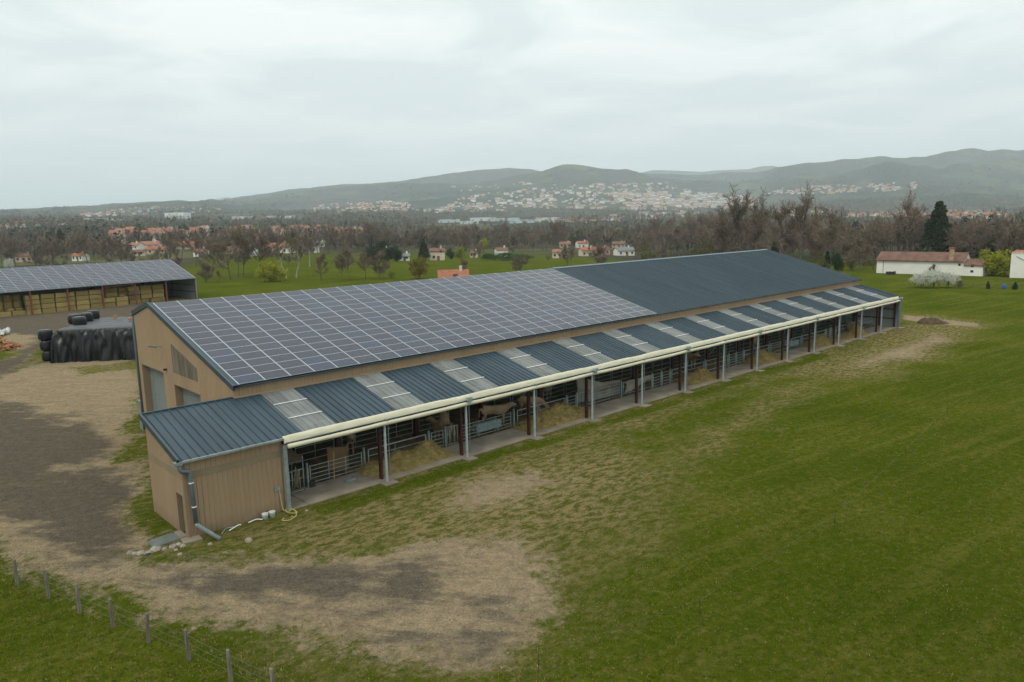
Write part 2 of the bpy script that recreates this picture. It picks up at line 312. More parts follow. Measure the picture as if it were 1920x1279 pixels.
def ground_mat():
    m, t, b = newmat('ground_cover'); nd = t.nodes; lk = t.links
    b.inputs['Roughness'].default_value = 1.0; b.inputs['Specular IOR Level'].default_value = .0
    pos = nd.new('ShaderNodeNewGeometry').outputs['Position']
    def noise(s, det=6, rough=.55, dist=0, off=0, stretch=None):
        vec = pos
        if off or stretch:
            mp = nd.new('ShaderNodeMapping'); mp.inputs['Location'].default_value = (off, off*.7, 0); lk.new(pos, mp.inputs[0]); vec = mp.outputs[0]
            if stretch: mp.vector_type = 'TEXTURE'; mp.inputs['Scale'].default_value = stretch[0]; mp.inputs['Rotation'].default_value = (0, 0, stretch[1])
        n = nd.new('ShaderNodeTexNoise'); n.inputs['Scale'].default_value = s; n.inputs['Detail'].default_value = det; n.inputs['Roughness'].default_value = rough; n.inputs['Distortion'].default_value = dist
        lk.new(vec, n.inputs['Vector']); return n.outputs['Fac']
    def ramp(f, *st):
        r = nd.new('ShaderNodeValToRGB'); lk.new(f, r.inputs[0]); e = r.color_ramp.elements
        e[0].position, e[0].color = st[0][0], (*st[0][1], 1); e[1].position, e[1].color = st[-1][0], (*st[-1][1], 1)
        for p, c in st[1:-1]: k = e.new(p); k.color = (*c, 1)
        return r.outputs[0]
    def mix(f, a, c):
        x = nd.new('ShaderNodeMixRGB'); lk.new(f, x.inputs[0]) if not isinstance(f, float) else setattr(x.inputs[0], 'default_value', f)
        lk.new(a, x.inputs[1]); lk.new(c, x.inputs[2]); return x.outputs[0]
    def mth(op, a, c=None, clamp=False):
        x = nd.new('ShaderNodeMath'); x.operation = op; x.use_clamp = clamp
        for i, q in enumerate((a, c)):
            if q is None: continue
            if isinstance(q, (int, float)): x.inputs[i].default_value = q
            else: lk.new(q, x.inputs[i])
        return x.outputs[0]
    def attr(n): a = nd.new('ShaderNodeAttribute'); a.attribute_name = n; return a.outputs['Fac']
    def edge(at, nz, k=3.0, amp=1.0):              # break a soft region edge up with noise
        return mth('MULTIPLY_ADD', mth('ADD', at, mth('MULTIPLY', mth('SUBTRACT', nz, .5), amp)), k, clamp=True) if 0 else mth('MULTIPLY', mth('SUBTRACT', mth('ADD', at, mth('MULTIPLY', mth('SUBTRACT', nz, .5), amp)), .5-.5/k), k, True)
    fine = noise(9.0, 5, .8); mid = noise(1.3, 6, .6, off=5); big = noise(.11, 5, .55, off=31); mid2 = noise(.45, 6, .6, .6, 60)
    track = noise(.8, 5, .6, .4, 12, ((12., 1.0, 1), R(-8)))
    g = ramp(big, (.3, (.040, .064, .003)), (.5, (.060, .084, .004)), (.68, (.098, .108, .010)))
    g = mix(mth('MULTIPLY', ramp(fine, (.35, (0, 0, 0)), (.75, (1, 1, 1))), .55), g, ramp(mid, (.3, (.034, .053, .003)), (.7, (.092, .104, .012))))
    g = mix(mth('MULTIPLY', ramp(track, (.50, (0, 0, 0)), (.62, (1, 1, 1))), .65), g, ramp(mid, (.3, (.085, .098, .010)), (.7, (.15, .135, .032))))
    tuf = noise(2.3, 6, .78, off=301); tuf2 = noise(3.1, 5, .72, off=402)
    g = mix(mth('MULTIPLY', ramp(tuf, (.51, (0, 0, 0)), (.60, (1, 1, 1))), .72), g, ramp(big, (.35, (.105, .102, .018)), (.65, (.165, .14, .045))))
    g = mix(mth('MULTIPLY', ramp(tuf2, (.50, (0, 0, 0)), (.60, (1, 1, 1))), .75), g, ramp(fine, (.3, (.024, .042, .003)), (.7, (.046, .070, .005))))
    specks = noise(22., 2, .5, off=77)
    g = mix(mth('MULTIPLY', ramp(specks, (.68, (0, 0, 0)), (.74, (1, 1, 1))), .6), g, ramp(mid, (.2, (.13, .11, .04)), (.8, (.18, .15, .06))))
    dryc = ramp(fine, (.25, (.11, .088, .034)), (.5, (.21, .164, .076)), (.75, (.32, .25, .135)))
    g = mix(edge(attr('dry'), mth('ADD', mth('MULTIPLY', mid2, .6), mth('MULTIPLY', tuf, .4)), 1.7, 1.7), g, mix(ramp(noise(2.6, 6, .74, .3, 15, ((1.9, 1, 1), 0.0)), (.43, (0, 0, 0)), (.56, (1, 1, 1))), ramp(fine, (.3, (.042, .058, .006)), (.7, (.105, .10, .022))), dryc))
    tan = ramp(fine, (.25, (.165, .125, .076)), (.5, (.27, .21, .132)), (.78, (.38, .30, .20)))
    tan = mix(mth('MULTIPLY', ramp(mid2, (.4, (0, 0, 0)), (.65, (1, 1, 1))), .45), tan, ramp(fine, (.3, (.165, .125, .075)), (.7, (.25, .195, .12))))
    rut = noise(1.1, 6, .68, .8, 140, ((4.0, 1.0, 1), R(-50)))
    tan = mix(mth('MULTIPLY', ramp(rut, (.46, (0, 0, 0)), (.60, (1, 1, 1))), .55), tan, ramp(fine, (.3, (.145, .113, .073)), (.7, (.23, .182, .12))))
    tan = mix(mth('MULTIPLY', ramp(noise(3.2, 5, .7, off=210), (.56, (0, 0, 0)), (.66, (1, 1, 1))), .5), tan, ramp(fine, (.3, (.22, .17, .10)), (.7, (.31, .25, .165))))
    dk = ramp(fine, (.25, (.058, .048, .035)), (.55, (.106, .090, .068)), (.8, (.19, .162, .124)))
    dk = mix(mth('MULTIPLY', ramp(rut, (.54, (0, 0, 0)), (.66, (1, 1, 1))), .6), dk, ramp(fine, (.3, (.125, .10, .066)), (.7, (.20, .16, .108))))
    dirt = mix(mth('MULTIPLY', edge(attr('gravel'), mth('ADD', mth('MULTIPLY', mid2, .45), mth('MULTIPLY', rut, .55)), 2.6, 2.2), .95), tan, dk)
    mot = nd.new('ShaderNodeMixRGB'); mot.blend_type = 'MULTIPLY'; mot.inputs[0].default_value = 1; lk.new(dirt, mot.inputs[1]); lk.new(ramp(mth('ADD', mth('MULTIPLY', noise(2.4, 8, .8, .5, 610), .6), mth('MULTIPLY', noise(11., 4, .8, 0, 710), .4)), (.36, (.55, .55, .56)), (.5, (1, 1, 1)), (.64, (1.5, 1.46, 1.36))), mot.inputs[2]); dirt = mot.outputs[0]
    near = mix(edge(attr('dirt'), mth('ADD', mth('MULTIPLY', mid, .45), mth('MULTIPLY', tuf, .55)), 4.5, 1.7), g, dirt)
    wood = ramp(noise(.012, 5, .7, off=9), (.3, (.030, .034, .024)), (.48, (.058, .052, .038)), (.62, (.072, .062, .044)), (.75, (.085, .082, .045)))
    wood = mix(mth('MULTIPLY', ramp(noise(.06, 6, .75), (.35, (0, 0, 0)), (.7, (1, 1, 1))), .5), wood, ramp(noise(.025, 6, .6, off=40), (.3, (.02, .026, .02)), (.7, (.11, .09, .068))))
    fld = ramp(noise(.0045, 4, .5, 1.0, 300), (.55, (0, 0, 0)), (.59, (1, 1, 1)))
    farc = mix(fld, wood, ramp(noise(.006, 3, .5, off=80), (.35, (.075, .092, .035)), (.65, (.115, .105, .055))))
    farc = mix(mth('MULTIPLY', ramp(noise(.0016, 4, .6, .8, 500), (.50, (0, 0, 0)), (.58, (1, 1, 1))), .75), farc, ramp(noise(.03, 5, .7, off=3), (.3, (.014, .022, .013)), (.7, (.034, .046, .022))))
    c = mix(attr('far'), near, farc)
    lk.new(c, b.inputs['Base Color'])
    bp = nd.new('ShaderNodeBump'); bp.inputs['Strength'].default_value = 1.0; bp.inputs['Distance'].default_value = .10
    lk.new(mth('ADD', fine, mth('MULTIPLY', mid, 1.4)), bp.inputs['Height']); lk.new(bp.outputs[0], b.inputs['Normal'])
    return m
build_ground()

def build_haze():
    m = bpy.data.materials.new('haze_air'); m.use_nodes = True; t = m.node_tree; t.nodes.clear()
    v = t.nodes.new('ShaderNodeVolumePrincipled'); v.inputs['Color'].default_value = (.83, .945, 1.0, 1); v.inputs['Density'].default_value = HAZE_D
    v.inputs['Anisotropy'].default_value = 0.0
    o = t.nodes.new('ShaderNodeOutputMaterial'); t.links.new(v.outputs[0], o.inputs['Volume'])
    b = MB().box(-17500, 17500, -17500, 17500, -120, 580)
    ob = b.build('haze', m); tag(ob, 'pale grey haze over the far hills and the valley', None, kind='stuff')
HAZE_D = 0.000108
# ------------------------------------------------------------------ the long cattle barn
BAY = 6.0; W1 = 4.907; ZL1 = 5.25; ZL0 = 3.94; ZME = 5.89; ZR = 9.64; YR = 18.25; YB = 21.64; ZB = 8.73; XA = -5.0; XG = -0.30; XE = 84.1
mTan = nmat('tan_cladding', (.298, .212, .130), (.338, .242, .150), .6, .6, rnd=.03, stretch=(1, 1, .25))
def splash(m, c=(.16, .115, .07)):
    t = m.node_tree; nd = t.nodes; lk = t.links; b = nd['Principled BSDF']; src = b.inputs['Base Color'].links[0].from_socket
    g = nd.new('ShaderNodeNewGeometry'); sp = nd.new('ShaderNodeSeparateXYZ'); lk.new(g.outputs['Position'], sp.inputs[0]); mr = nd.new('ShaderNodeMapRange'); lk.new(sp.outputs['Z'], mr.inputs[0]); mr.inputs[1].default_value = .75; mr.inputs[2].default_value = 0.0; mr.inputs[3].default_value = 0; mr.inputs[4].default_value = .95
    nz = nd.new('ShaderNodeTexNoise'); nz.inputs['Scale'].default_value = 2.6; nz.inputs['Detail'].default_value = 7; lk.new(g.outputs['Position'], nz.inputs['Vector']); mu = nd.new('ShaderNodeMath'); mu.operation = 'MULTIPLY'; mu.use_clamp = True; lk.new(mr.outputs[0], mu.inputs[0]); lk.new(nz.outputs['Fac'], mu.inputs[1])
    mp = nd.new('ShaderNodeMapping'); mp.inputs['Scale'].default_value = (3, 3, .18); lk.new(g.outputs['Position'], mp.inputs[0]); n2 = nd.new('ShaderNodeTexNoise'); n2.inputs['Scale'].default_value = 1.6; n2.inputs['Detail'].default_value = 6; lk.new(mp.outputs[0], n2.inputs['Vector']); r2 = nd.new('ShaderNodeMapRange'); lk.new(n2.outputs['Fac'], r2.inputs[0]); r2.inputs[1].default_value = .52; r2.inputs[2].default_value = .75; r2.inputs[4].default_value = .18
    ad = nd.new('ShaderNodeMath'); ad.operation = 'ADD'; ad.use_clamp = True; lk.new(mu.outputs[0], ad.inputs[0]); lk.new(r2.outputs[0], ad.inputs[1])
    mx_ = nd.new('ShaderNodeMixRGB'); lk.new(ad.outputs[0], mx_.inputs[0]); lk.new(src, mx_.inputs[1]); mx_.inputs[2].default_value = (*c, 1); lk.new(mx_.outputs[0], b.inputs['Base Color'])
splash(mTan)
mTanT = nmat('tan_trim', (.255, .185, .115), (.29, .212, .135), .8, .55)
mBand = nmat('dull_band', (.215, .170, .105), (.24, .19, .12), 1.0, .6)
mBlue = nmat('blue_grey_steel', (.025, .046, .061), (.039, .064, .080), .8, .5, spec=.33, rnd=.07, coord='World', stretch=(2.2, .22, .22), detail=8)
mBlueD = nmat('dark_blue_trim', (.032, .048, .062), (.04, .06, .075), .8, .4)
mGalv = nmat('galvanised_steel', (.22, .255, .26), (.31, .345, .35), 3.0, .45, .35)
mGalvG = nmat('greenish_galvanised_tube', (.20, .27, .27), (.33, .41, .41), 5.0, .5, .25, rnd=.1)
mPipe = nmat('grey_blue_pipe', (.12, .155, .172), (.15, .19, .205), 2.0, .45, .2)
mRed = nmat('oxide_red_steel', (.040, .013, .011), (.062, .021, .017), 3.0, .6)
mWhiteP = nmat('pale_guide_rail', (.34, .39, .42), (.43, .48, .50), 3.0, .45, .2)
mCream = nmat('cream_tarpaulin', (.53, .50, .36), (.60, .57, .43), 1.4, .6, bump=.8, bscale=3, stretch=(.7, 2, 2))
mConc = nmat('concrete', (.175, .148, .113), (.26, .222, .175), .8, .9, bump=.2, bscale=20, coord='World')
mBed = nmat('trodden_bedding', (.055, .041, .02), (.15, .112, .05), 1.1, .95, bump=.8, bscale=9, coord='World', detail=8)
mHay = nmat('hay', (.17, .125, .034), (.31, .238, .085), 3.0, .9, bump=.9, bscale=14, detail=8)
mRoller = nmat('grey_roller_slats', (.20, .23, .22), (.235, .268, .255), 1.5, .45, .3)
mDark = nmat('dark_steel', (.02, .021, .022), None, 1, .6)
mGreyW = nmat('light_grey_cladding', (.27, .30, .30), (.32, .35, .35), .8, .5)
mFrame = nmat('panel_frame', (.46, .48, .49), None, 1, .35, .5)
mWhite = nmat('white_plastic', (.72, .73, .72), (.78, .79, .78), 3, .45)

def solar_mat():
    m, t, b = newmat('solar_glass'); nd = t.nodes; lk = t.links
    tc = nd.new('ShaderNodeTexCoord')
    br = nd.new('ShaderNodeTexBrick'); br.offset = 0; br.inputs['Scale'].default_value = 1.0; br.inputs['Brick Width'].default_value = .158; br.inputs['Row Height'].default_value = .148
    br.inputs['Mortar Size'].default_value = .006; br.inputs['Color1'].default_value = (.023, .029, .047, 1); br.inputs['Color2'].default_value = (.028, .034, .054, 1); br.inputs['Mortar'].default_value = (.11, .112, .125, 1)
    lk.new(tc.outputs['Object'], br.inputs['Vector'])
    oi = nd.new('ShaderNodeObjectInfo'); rp = nd.new('ShaderNodeValToRGB'); lk.new(oi.outputs['Random'], rp.inputs[0])
    e = rp.color_ramp.elements; e[0].color = (.95, .88, .92, 1); e[1].color = (.92, 1.08, 1.32, 1); k = e.new(.78); k.color = (1.08, 1.0, 1.04, 1)
    mm = nd.new('ShaderNodeMixRGB'); mm.blend_type = 'MULTIPLY'; mm.inputs[0].default_value = 1; lk.new(br.outputs['Color'], mm.inputs[1]); lk.new(rp.outputs[0], mm.inputs[2])
    lk.new(mm.outputs[0], b.inputs['Base Color']); b.inputs['Roughness'].default_value = .25; b.inputs['IOR'].default_value = 1.45; b.inputs['Specular IOR Level'].default_value = .28
    return m
mSolar = solar_mat()
def skylight_mat():
    m, t, b = newmat('cloudy_translucent_sheet'); nd = t.nodes; lk = t.links
    geo = nd.new('ShaderNodeNewGeometry'); nz = nd.new('ShaderNodeTexNoise'); nz.inputs['Scale'].default_value = .9; nz.inputs['Detail'].default_value = 6
    mp = nd.new('ShaderNodeMapping'); mp.inputs['Scale'].default_value = (1.5, .3, 1); lk.new(geo.outputs['Position'], mp.inputs[0]); lk.new(mp.outputs[0], nz.inputs['Vector'])
    rp = nd.new('ShaderNodeValToRGB'); lk.new(nz.outputs['Fac'], rp.inputs[0]); rp.color_ramp.elements[0].color = (.33, .345, .335, 1); rp.color_ramp.elements[1].color = (.52, .545, .54, 1)
    rp.color_ramp.elements[0].position = .35; rp.color_ramp.elements[1].position = .65
    lk.new(rp.outputs[0], b.inputs['Base Color']); b.inputs['Roughness'].default_value = .35
    tl = nd.new('ShaderNodeBsdfTranslucent'); tl.inputs[0].default_value = (.55, .57, .55, 1); tr = nd.new('ShaderNodeBsdfTransparent'); tr.inputs[0].default_value = (.85, .86, .84, 1)
    m1 = nd.new('ShaderNodeMixShader'); m1.inputs[0].default_value = .35; lk.new(b.outputs[0], m1.inputs[1]); lk.new(tl.outputs[0], m1.inputs[2])
    m2 = nd.new('ShaderNodeMixShader'); m2.inputs[0].default_value = .40; lk.new(m1.outputs[0], m2.inputs[1]); lk.new(tr.outputs[0], m2.inputs[2])
    lk.new(m2.outputs[0], nd['Material Output'].inputs[0]); return m
mSkyl = skylight_mat()

barn = empty('cattle_barn', (40, 10, 0)); tag(barn, 'long tan steel cattle barn with solar panels and blue-grey metal roofs', 'barn')
BO = Vector((-40, -10, 0))                              # children are built in world coordinates
def part(mb, name, mats, parent=None, smooth=False):
    o = mb.build(name, mats, parent or barn, smooth)
    o.location = BO if parent is None else (0, 0, 0)
    return o

# ribbed wall cladding: vertical strips between bottom and top with openings cut out
def clad(u0, u1, bot, top, openings=(), pitch=.25, rw=.05, rd=.03, fn=None, mi=0):
    """fn(u, z, off) -> point; openings: (ua, ub, zlo(u), zhi(u))"""
    ev = [(u0, 0.0)]; k = 0; x = u0+pitch*.5
    prof = []
    while x < u1-rw:
        prof += [(x-rw, 0), (x-rw*.45, rd), (x+rw*.45, rd), (x+rw, 0)]; x += pitch
    prof = [(u0, 0)]+[p for p in prof if u0 < p[0] < u1]+[(u1, 0)]
    us = np.array([p[0] for p in prof]); os_ = np.array([p[1] for p in prof])
    cuts = sorted(set([c for o in openings for c in o[:2]]))
    alls = sorted(set(list(us)+cuts)); mb = MB()
    for a, b in zip(alls[:-1], alls[1:]):
        if b-a < 1e-4: continue
        oa, ob = float(np.interp(a, us, os_)), float(np.interp(b, us, os_)); mid = (a+b)/2
        segs = [(bot, top)]
        for (ua, ub, zl, zh) in openings:
            if ua-1e-6 <= mid <= ub+1e-6:
                ns = []
                for (s0, s1) in segs:
                    if zl(mid) >= s1(mid) or zh(mid) <= s0(mid): ns.append((s0, s1)); continue
                    if zl(mid) > s0(mid): ns.append((s0, zl))
                    if zh(mid) < s1(mid): ns.append((zh, s1))
                segs = ns
        for s0, s1 in segs:
            if s1(mid)-s0(mid) < .01: continue
            mb.add([fn(a, s0(a), oa), fn(b, s0(b), ob), fn(b, s1(b), ob), fn(a, s1(a), oa)], [(0, 1, 2, 3)], mi)
    return mb
K = lambda c: (lambda u: c)

# --- walls
roofline = lambda y: np.interp(y, [W1, YR, YB], [ZME-.12, ZR-.12, ZB-.12])
D1 = (16.4, 20.9, K(-.1), K(5.14)); D2 = (10.0, 14.4, K(-.1), K(4.62)); WIN = (10.2, 14.45, K(5.41), lambda y: 6.24+(y-10.2)*(7.34-6.24)/4.25)
part(clad(W1, YB-.05, K(-.05), roofline, [D1, D2, WIN], .25, .04, .03, lambda u, z, o: (XG-o, u, z)), 'gable_wall', mTan)
part(clad(XG, XE-.1, K(ZL1-.12), K(ZME-.06), (), .25, .04, .03, lambda u, z, o: (u, W1-o, z)), 'clerestory_wall', mTan)
fl = MB(); fl.beam((XG-.02, W1-.10, ZL1+.03), (XE-.1, W1-.10, ZL1+.03), .16, .07); part(fl, 'wall_flashing', mTanT)
part(clad(XG, XE-.1, K(-.05), K(ZB-.15), (), .5, .05, .03, lambda u, z, o: (u, YB-.05+o, z)), 'rear_wall', mTan)
part(clad(W1, YB-.05, K(-.05), roofline, (), .25, .04, .03, lambda u, z, o: (XE-.12+o, u, z)), 'far_gable_wall', mGreyW)
part(clad(-.25, W1, K(0), lambda y: ZL0+(y+.2)*(ZL1-ZL0)/(W1+.2)-.08, (), .25, .04, .03, lambda u, z, o: (XE-.1+o, u, z)), 'end_wall', mGreyW)
part(MB().box(XE-.55, XE+.02, -.52, -.30, 0, 3.75), 'corner_panel', mPipe)
# annex walls
ltz = lambda y: ZL0+(y+.2)*(ZL1-ZL0)/(W1+.2)
part(clad(XA, 0, K(-.05), K(2.92), (), .25, .028, .04, lambda u, z, o: (u, 0-o, z)), 'annex_front_wall', mTan)
part(clad(XA, 0, K(3.24), K(ZL0-.03), (), .25, .03, .025, lambda u, z, o: (u, 0-o, z)), 'annex_front_wall', mTan)
part(MB().box(XA-.012, 0, -.02, .01, 2.90, 3.26), 'wall_band', mBand)
AD = (.22, 1.05, K(-.1), K(2.08))
part(clad(0, W1, K(-.05), K(2.92), [AD], .25, .03, .025, lambda u, z, o: (XA-o, u, z)), 'annex_end_wall', mTan)
part(clad(0, W1, K(3.24), lambda y: ltz(y)-.06, (), .25, .03, .025, lambda u, z, o: (XA-o, u, z)), 'annex_end_wall', mTan)
part(MB().box(XA-.02, XA+.01, 0.012, W1, 2.90, 3.26), 'wall_band', mBand)
part(MB().box(XA, XG-.05, W1-.02, W1+.02, -.05, ZL1-.08), 'annex_rear_wall', mTan)
part(MB().box(-.02, .02, .03, W1-.05, -.05, ltz(.1)-.15), 'annex_inner_wall', mTan)
part(MB().box(XA-.035, XA+.06, -.035, .06, -.05, ZL0-.05), 'corner_trim', mTanT)
dr = part(MB().box(XA+.25, XA+.29, .22, 1.05, 0.02, 2.08), 'door', mDark)
part(MB().box(XA+.20, XA+.25, .34, .38, .95, 1.1), 'handle', mGalv, dr)
fr = MB()
for (a, b, c, d) in ((.14, .22, 0, 2.16), (1.05, 1.13, 0, 2.16), (.22, 1.05, 2.08, 2.16)): fr.box(XA-.035, XA+.28, a, b, c, d)
part(fr, 'door_frame', mTanT, None)
part(MB().box(XA-.30, XA+.02, .18, 1.10, -.05, .10), 'door_step', mConc)

# --- roller doors with slats, deep tan jambs
for (y0, y1, _, zt) in (D1, D2):
    z1 = zt(0); j = MB(); dp = .55
    j.box(XG-.03, XG+dp, y0-.06, y0, 0, z1+.06); j.box(XG-.03, XG+dp, y1, y1+.06, 0, z1+.06); j.box(XG-.03, XG+dp, y0, y1, z1, z1+.06)
    part(j, 'door_surround', mTanT)
    rd = part(MB().box(XG+dp-.08, XG+dp-.04, y0, y1, 0, z1), 'roller_door', mRoller)
    slat = MB().add([(0, 0, 0), (0, y1-y0, 0), (-.035, y1-y0, .03), (-.035, 0, .03), (-.035, y1-y0, .10), (-.035, 0, .10), (0, y1-y0, .125), (0, 0, .125)], [(0, 1, 2, 3), (3, 2, 4, 5), (5, 4, 6, 7)]).mesh('slat', mRoller)
    for i in range(int(z1/.135)):
        place('slat', slat, rd, (XG+dp-.085, y0, i*.135+.005))
# --- slanted gable window: weathered vertical boards
wd = nmat('weathered_board', (.10, .085, .06), (.17, .145, .105), 3, .85, rnd=.22, stretch=(1, 1, .2))
gw = part(MB().add([(XG+.06, 10.2, 5.41), (XG+.06, 14.45, 5.41), (XG+.06, 14.45, 7.34), (XG+.06, 10.2, 6.24)], [(0, 1, 2, 3)]), 'gable_window', mDark)
for i in range(24):
    a = 10.22+i*.176; b = a+.155; zt = WIN[3]
    part(MB().add([(XG-.02, a, 5.42), (XG-.02, b, 5.42), (XG-.02, b, zt(b)-.02), (XG-.02, a, zt(a)-.02), (XG+.03, a, 5.42), (XG+.03, b, 5.42), (XG+.03, b, zt(b)-.02), (XG+.03, a, zt(a)-.02)],
                  [(0, 1, 2, 3), (0, 4, 5, 1), (1, 5, 6, 2), (3, 2, 6, 7), (0, 3, 7, 4)]), 'board', wd, gw)
# --- lamps on the gable
def spot(y, z, s):
    e = MB(); e.beam((XG, y, z), (XG-.55*s, y+.25*s, z+.02), .05*s, .05*s); e.beam((XG-.45*s, y+.18*s, z-.02), (XG-.95*s, y+.45*s, z+.10*s), .22*s, .10*s)
    return part(e, 'wall_lamp', mPipe)
spot(16.05, 6.95, .8); part(MB().box(XG-.22, XG-.02, 15.6, 15.75, 5.40, 5.52), 'wall_lamp', mDark)

# --- ribbed roof sheets
def sheet_mesh(name, n, length, mat, pitch=.4, rw=.075, rh=.055):
    mb = MB(); xs = [0]; hs = [0]
    for i in range(n):
        c = (i+.5)*pitch; xs += [c-rw*.5, c-rw*.25, c+rw*.25, c+rw*.5]; hs += [0, rh, rh, 0]
    xs.append(n*pitch); hs.append(0); k = len(xs)
    vs = [(x, 0, h) for x, h in zip(xs, hs)]+[(x, length, h) for x, h in zip(xs, hs)]
    mb.add(vs, [(i, i+1, k+i+1, k+i) for i in range(k-1)]); return mb.mesh(name, mat)
LTL = math.hypot(W1+.2, ZL1-ZL0); LTA = math.atan2(ZL1-ZL0, W1+.2)
MRL = math.hypot(YR-W1+.2, ZR-ZME); MRA = math.atan2(ZR-ZME, YR-W1+.2)
def lay(name, me, x, along, y0, z0, ang, lift=0.0):
    o = place(name, me, barn); o.rotation_euler = (ang, 0, 0)
    o.location = Vector((x, y0+math.cos(ang)*along-math.sin(ang)*lift, z0+math.sin(ang)*along+math.cos(ang)*lift))+BO; return o
s5 = sheet_mesh('roof_sheet', 5, LTL, mBlue); s6 = sheet_mesh('roof_sheet', 6, LTL, mBlue); s2 = sheet_mesh('roof_sheet', 2, LTL, mBlue); s1 = sheet_mesh('roof_sheet', 1, LTL, mBlue)
lay('roof_sheet', s5, -5.2, 0, -.2, ZL0, LTA); lay('roof_sheet', s5, -3.2, 0, -.2, ZL0, LTA, .003); lay('roof_sheet', s6, -1.2, 0, -.2, ZL0, LTA)
k3 = sheet_mesh('skylight_sheet', 5, LTL/3+.12, mSkyl)
lap = MB().box(0, 2.0, 0, .045, .045, .062).mesh('lap_strip', mWhite)
for k in range(14):
    x = 1.2+6*k
    for j in range(3):
        a = j*LTL/3
        sk = lay('skylight_sheet', k3, x, max(a-.06, 0) if j else 0, -.2, ZL0, LTA, .004+.012*j if j < 2 else .030)
        if j: place('lap_strip', lap, sk, (0, .0, .006))
    if k < 13:
        lay('roof_sheet', s5, x+2, 0, -.2, ZL0, LTA, .002); lay('roof_sheet', s5, x+4, 0, -.2, ZL0, LTA)
    else:
        lay('roof_sheet', s5, x+2, 0, -.2, ZL0, LTA); lay('roof_sheet', s2, x+4, 0, -.2, ZL0, LTA, .002)
m5 = sheet_mesh('roof_sheet', 5, MRL, mBlue)
for i in range(23): lay('roof_sheet', m5, 39.05+i*1.96, 0, W1-.2, ZME, MRA, .002*(i % 2)+.02)
mbase = MB().box(0, 39.4, 0, MRL, -.03, 0).mesh('roof_deck', mBlueD); lay('roof_deck', mbase, XG+.02, 0, W1-.2, ZME, MRA, -.01)
s1m = sheet_mesh('roof_sheet', 1, MRL, mBlue); lay('roof_sheet', s1m, XG-.02, 0, W1-.2, ZME, MRA, .02)
bl = math.hypot(YB-YR+.15, ZR-ZB); ba = math.atan2(ZR-ZB, YB+.15-YR)
rs = MB().box(XG, XE, 0, 0.001, 0, 0.001)
rb = MB().add([(XG, YR, ZR), (XE, YR, ZR), (XE, YB+.15, ZB), (XG, YB+.15, ZB), (XG, YR, ZR-.04), (XE, YR, ZR-.04), (XE, YB+.15, ZB-.04), (XG, YB+.15, ZB-.04)], [(0, 1, 2, 3), (7, 6, 5, 4), (0, 3, 7, 4), (1, 5, 6, 2), (3, 2, 6, 7)])
part(rb, 'rear_roof', mBlue)
rc = MB(); a = (YR-.28, ZR-.28*math.tan(MRA)+.085); c = (YR, ZR+.12); e = (YR+.28, ZR-.06)
for (p, q) in ((a, c), (c, e)): rc.add([(39.3, p[0], p[1]), (XE, p[0], p[1]), (XE, q[0], q[1]), (39.3, q[0], q[1])], [(0, 1, 2, 3)])
part(rc, 'ridge_cap', mPipe)
# barge boards
def barge(x, pts, h, w=.10, name='barge_board', m=None):
    mb = MB()
    for p, q in zip(pts[:-1], pts[1:]): mb.beam((x, *p), (x, *q), w, h)
    return part(mb, name, m or mBlueD)
barge(XG-.06, [(W1-.25, ZME-.02), (YR, ZR+.02), (YB+.18, ZB+.02)], .30)
mb = MB(); mb.beam((XG+.10, W1-.22, ZME+.09), (XG+.10, YR, ZR+.09), .34, .03, up=(0, -math.sin(MRA), math.cos(MRA))); part(mb, 'edge_flashing', mBlue)
barge(XA-.22, [(-.24, ZL0-.03), (W1+.05, ZL1-.02)], .30)
barge(XE+.02, [(W1-.25, ZME-.02), (YR, ZR+.02)], .22); barge(XE+.02, [(-.22, ZL0-.02), (W1, ZL1-.02)], .22)
part(MB().box(-5.24, XG-.06, W1-.04, W1+.10, ZL1-.12, ZL1+.085), 'top_flashing', mBlue)

# --- solar panels: 25 columns by 14 rows
PX0, PX1 = 0.0, 38.95; PW = (PX1-PX0)/25; PH = (MRL-.30)/14
def panel_mesh(w, h, t=.04, fr=.022, name='solar_panel'):
    mb = MB(); mb.box(0, w, 0, h, 0, t, 1)
    mb.add([(fr, fr, t+.002), (w-fr, fr, t+.002), (w-fr, h-fr, t+.002), (fr, h-fr, t+.002)], [(0, 1, 2, 3)], 0); return mb.mesh(name, [mSolar, mFrame])
pm = panel_mesh(PW-.02, PH-.012, .04, .022)
rest = MB()
for cidx in range(25):
    for r in range(14):
        if cidx*14+r < 300: lay('solar_panel', pm, PX0+cidx*PW, .12+r*PH, W1-.2, ZME, MRA, .07)
        else: rest.box(PX0+cidx*PW, PX0+(cidx+1)*PW-.02, .12+r*PH, .12+(r+1)*PH-.012, 0, .04, 1); x0 = PX0+cidx*PW; y0 = .12+r*PH; rest.add([(x0+.028, y0+.028, .042), (x0+PW-.048, y0+.028, .042), (x0+PW-.048, y0+PH-.04, .042), (x0+.028, y0+PH-.04, .042)], [(0, 1, 2, 3)], 0)
o = lay('solar_array_end', rest.mesh('solar_array_end', [mSolar, mFrame]), 0, 0, W1-.2, ZME, MRA, .07); o['kind'] = 'stuff'
# white clamping rails between the columns of panels
rl = MB().box(-.03, .03, .05, MRL-.14, .085, .125).mesh('rail', mFrame)
for cidx in range(26): lay('panel_rail', rl, PX0+cidx*PW-.01, 0, W1-.2, ZME, MRA, .0)

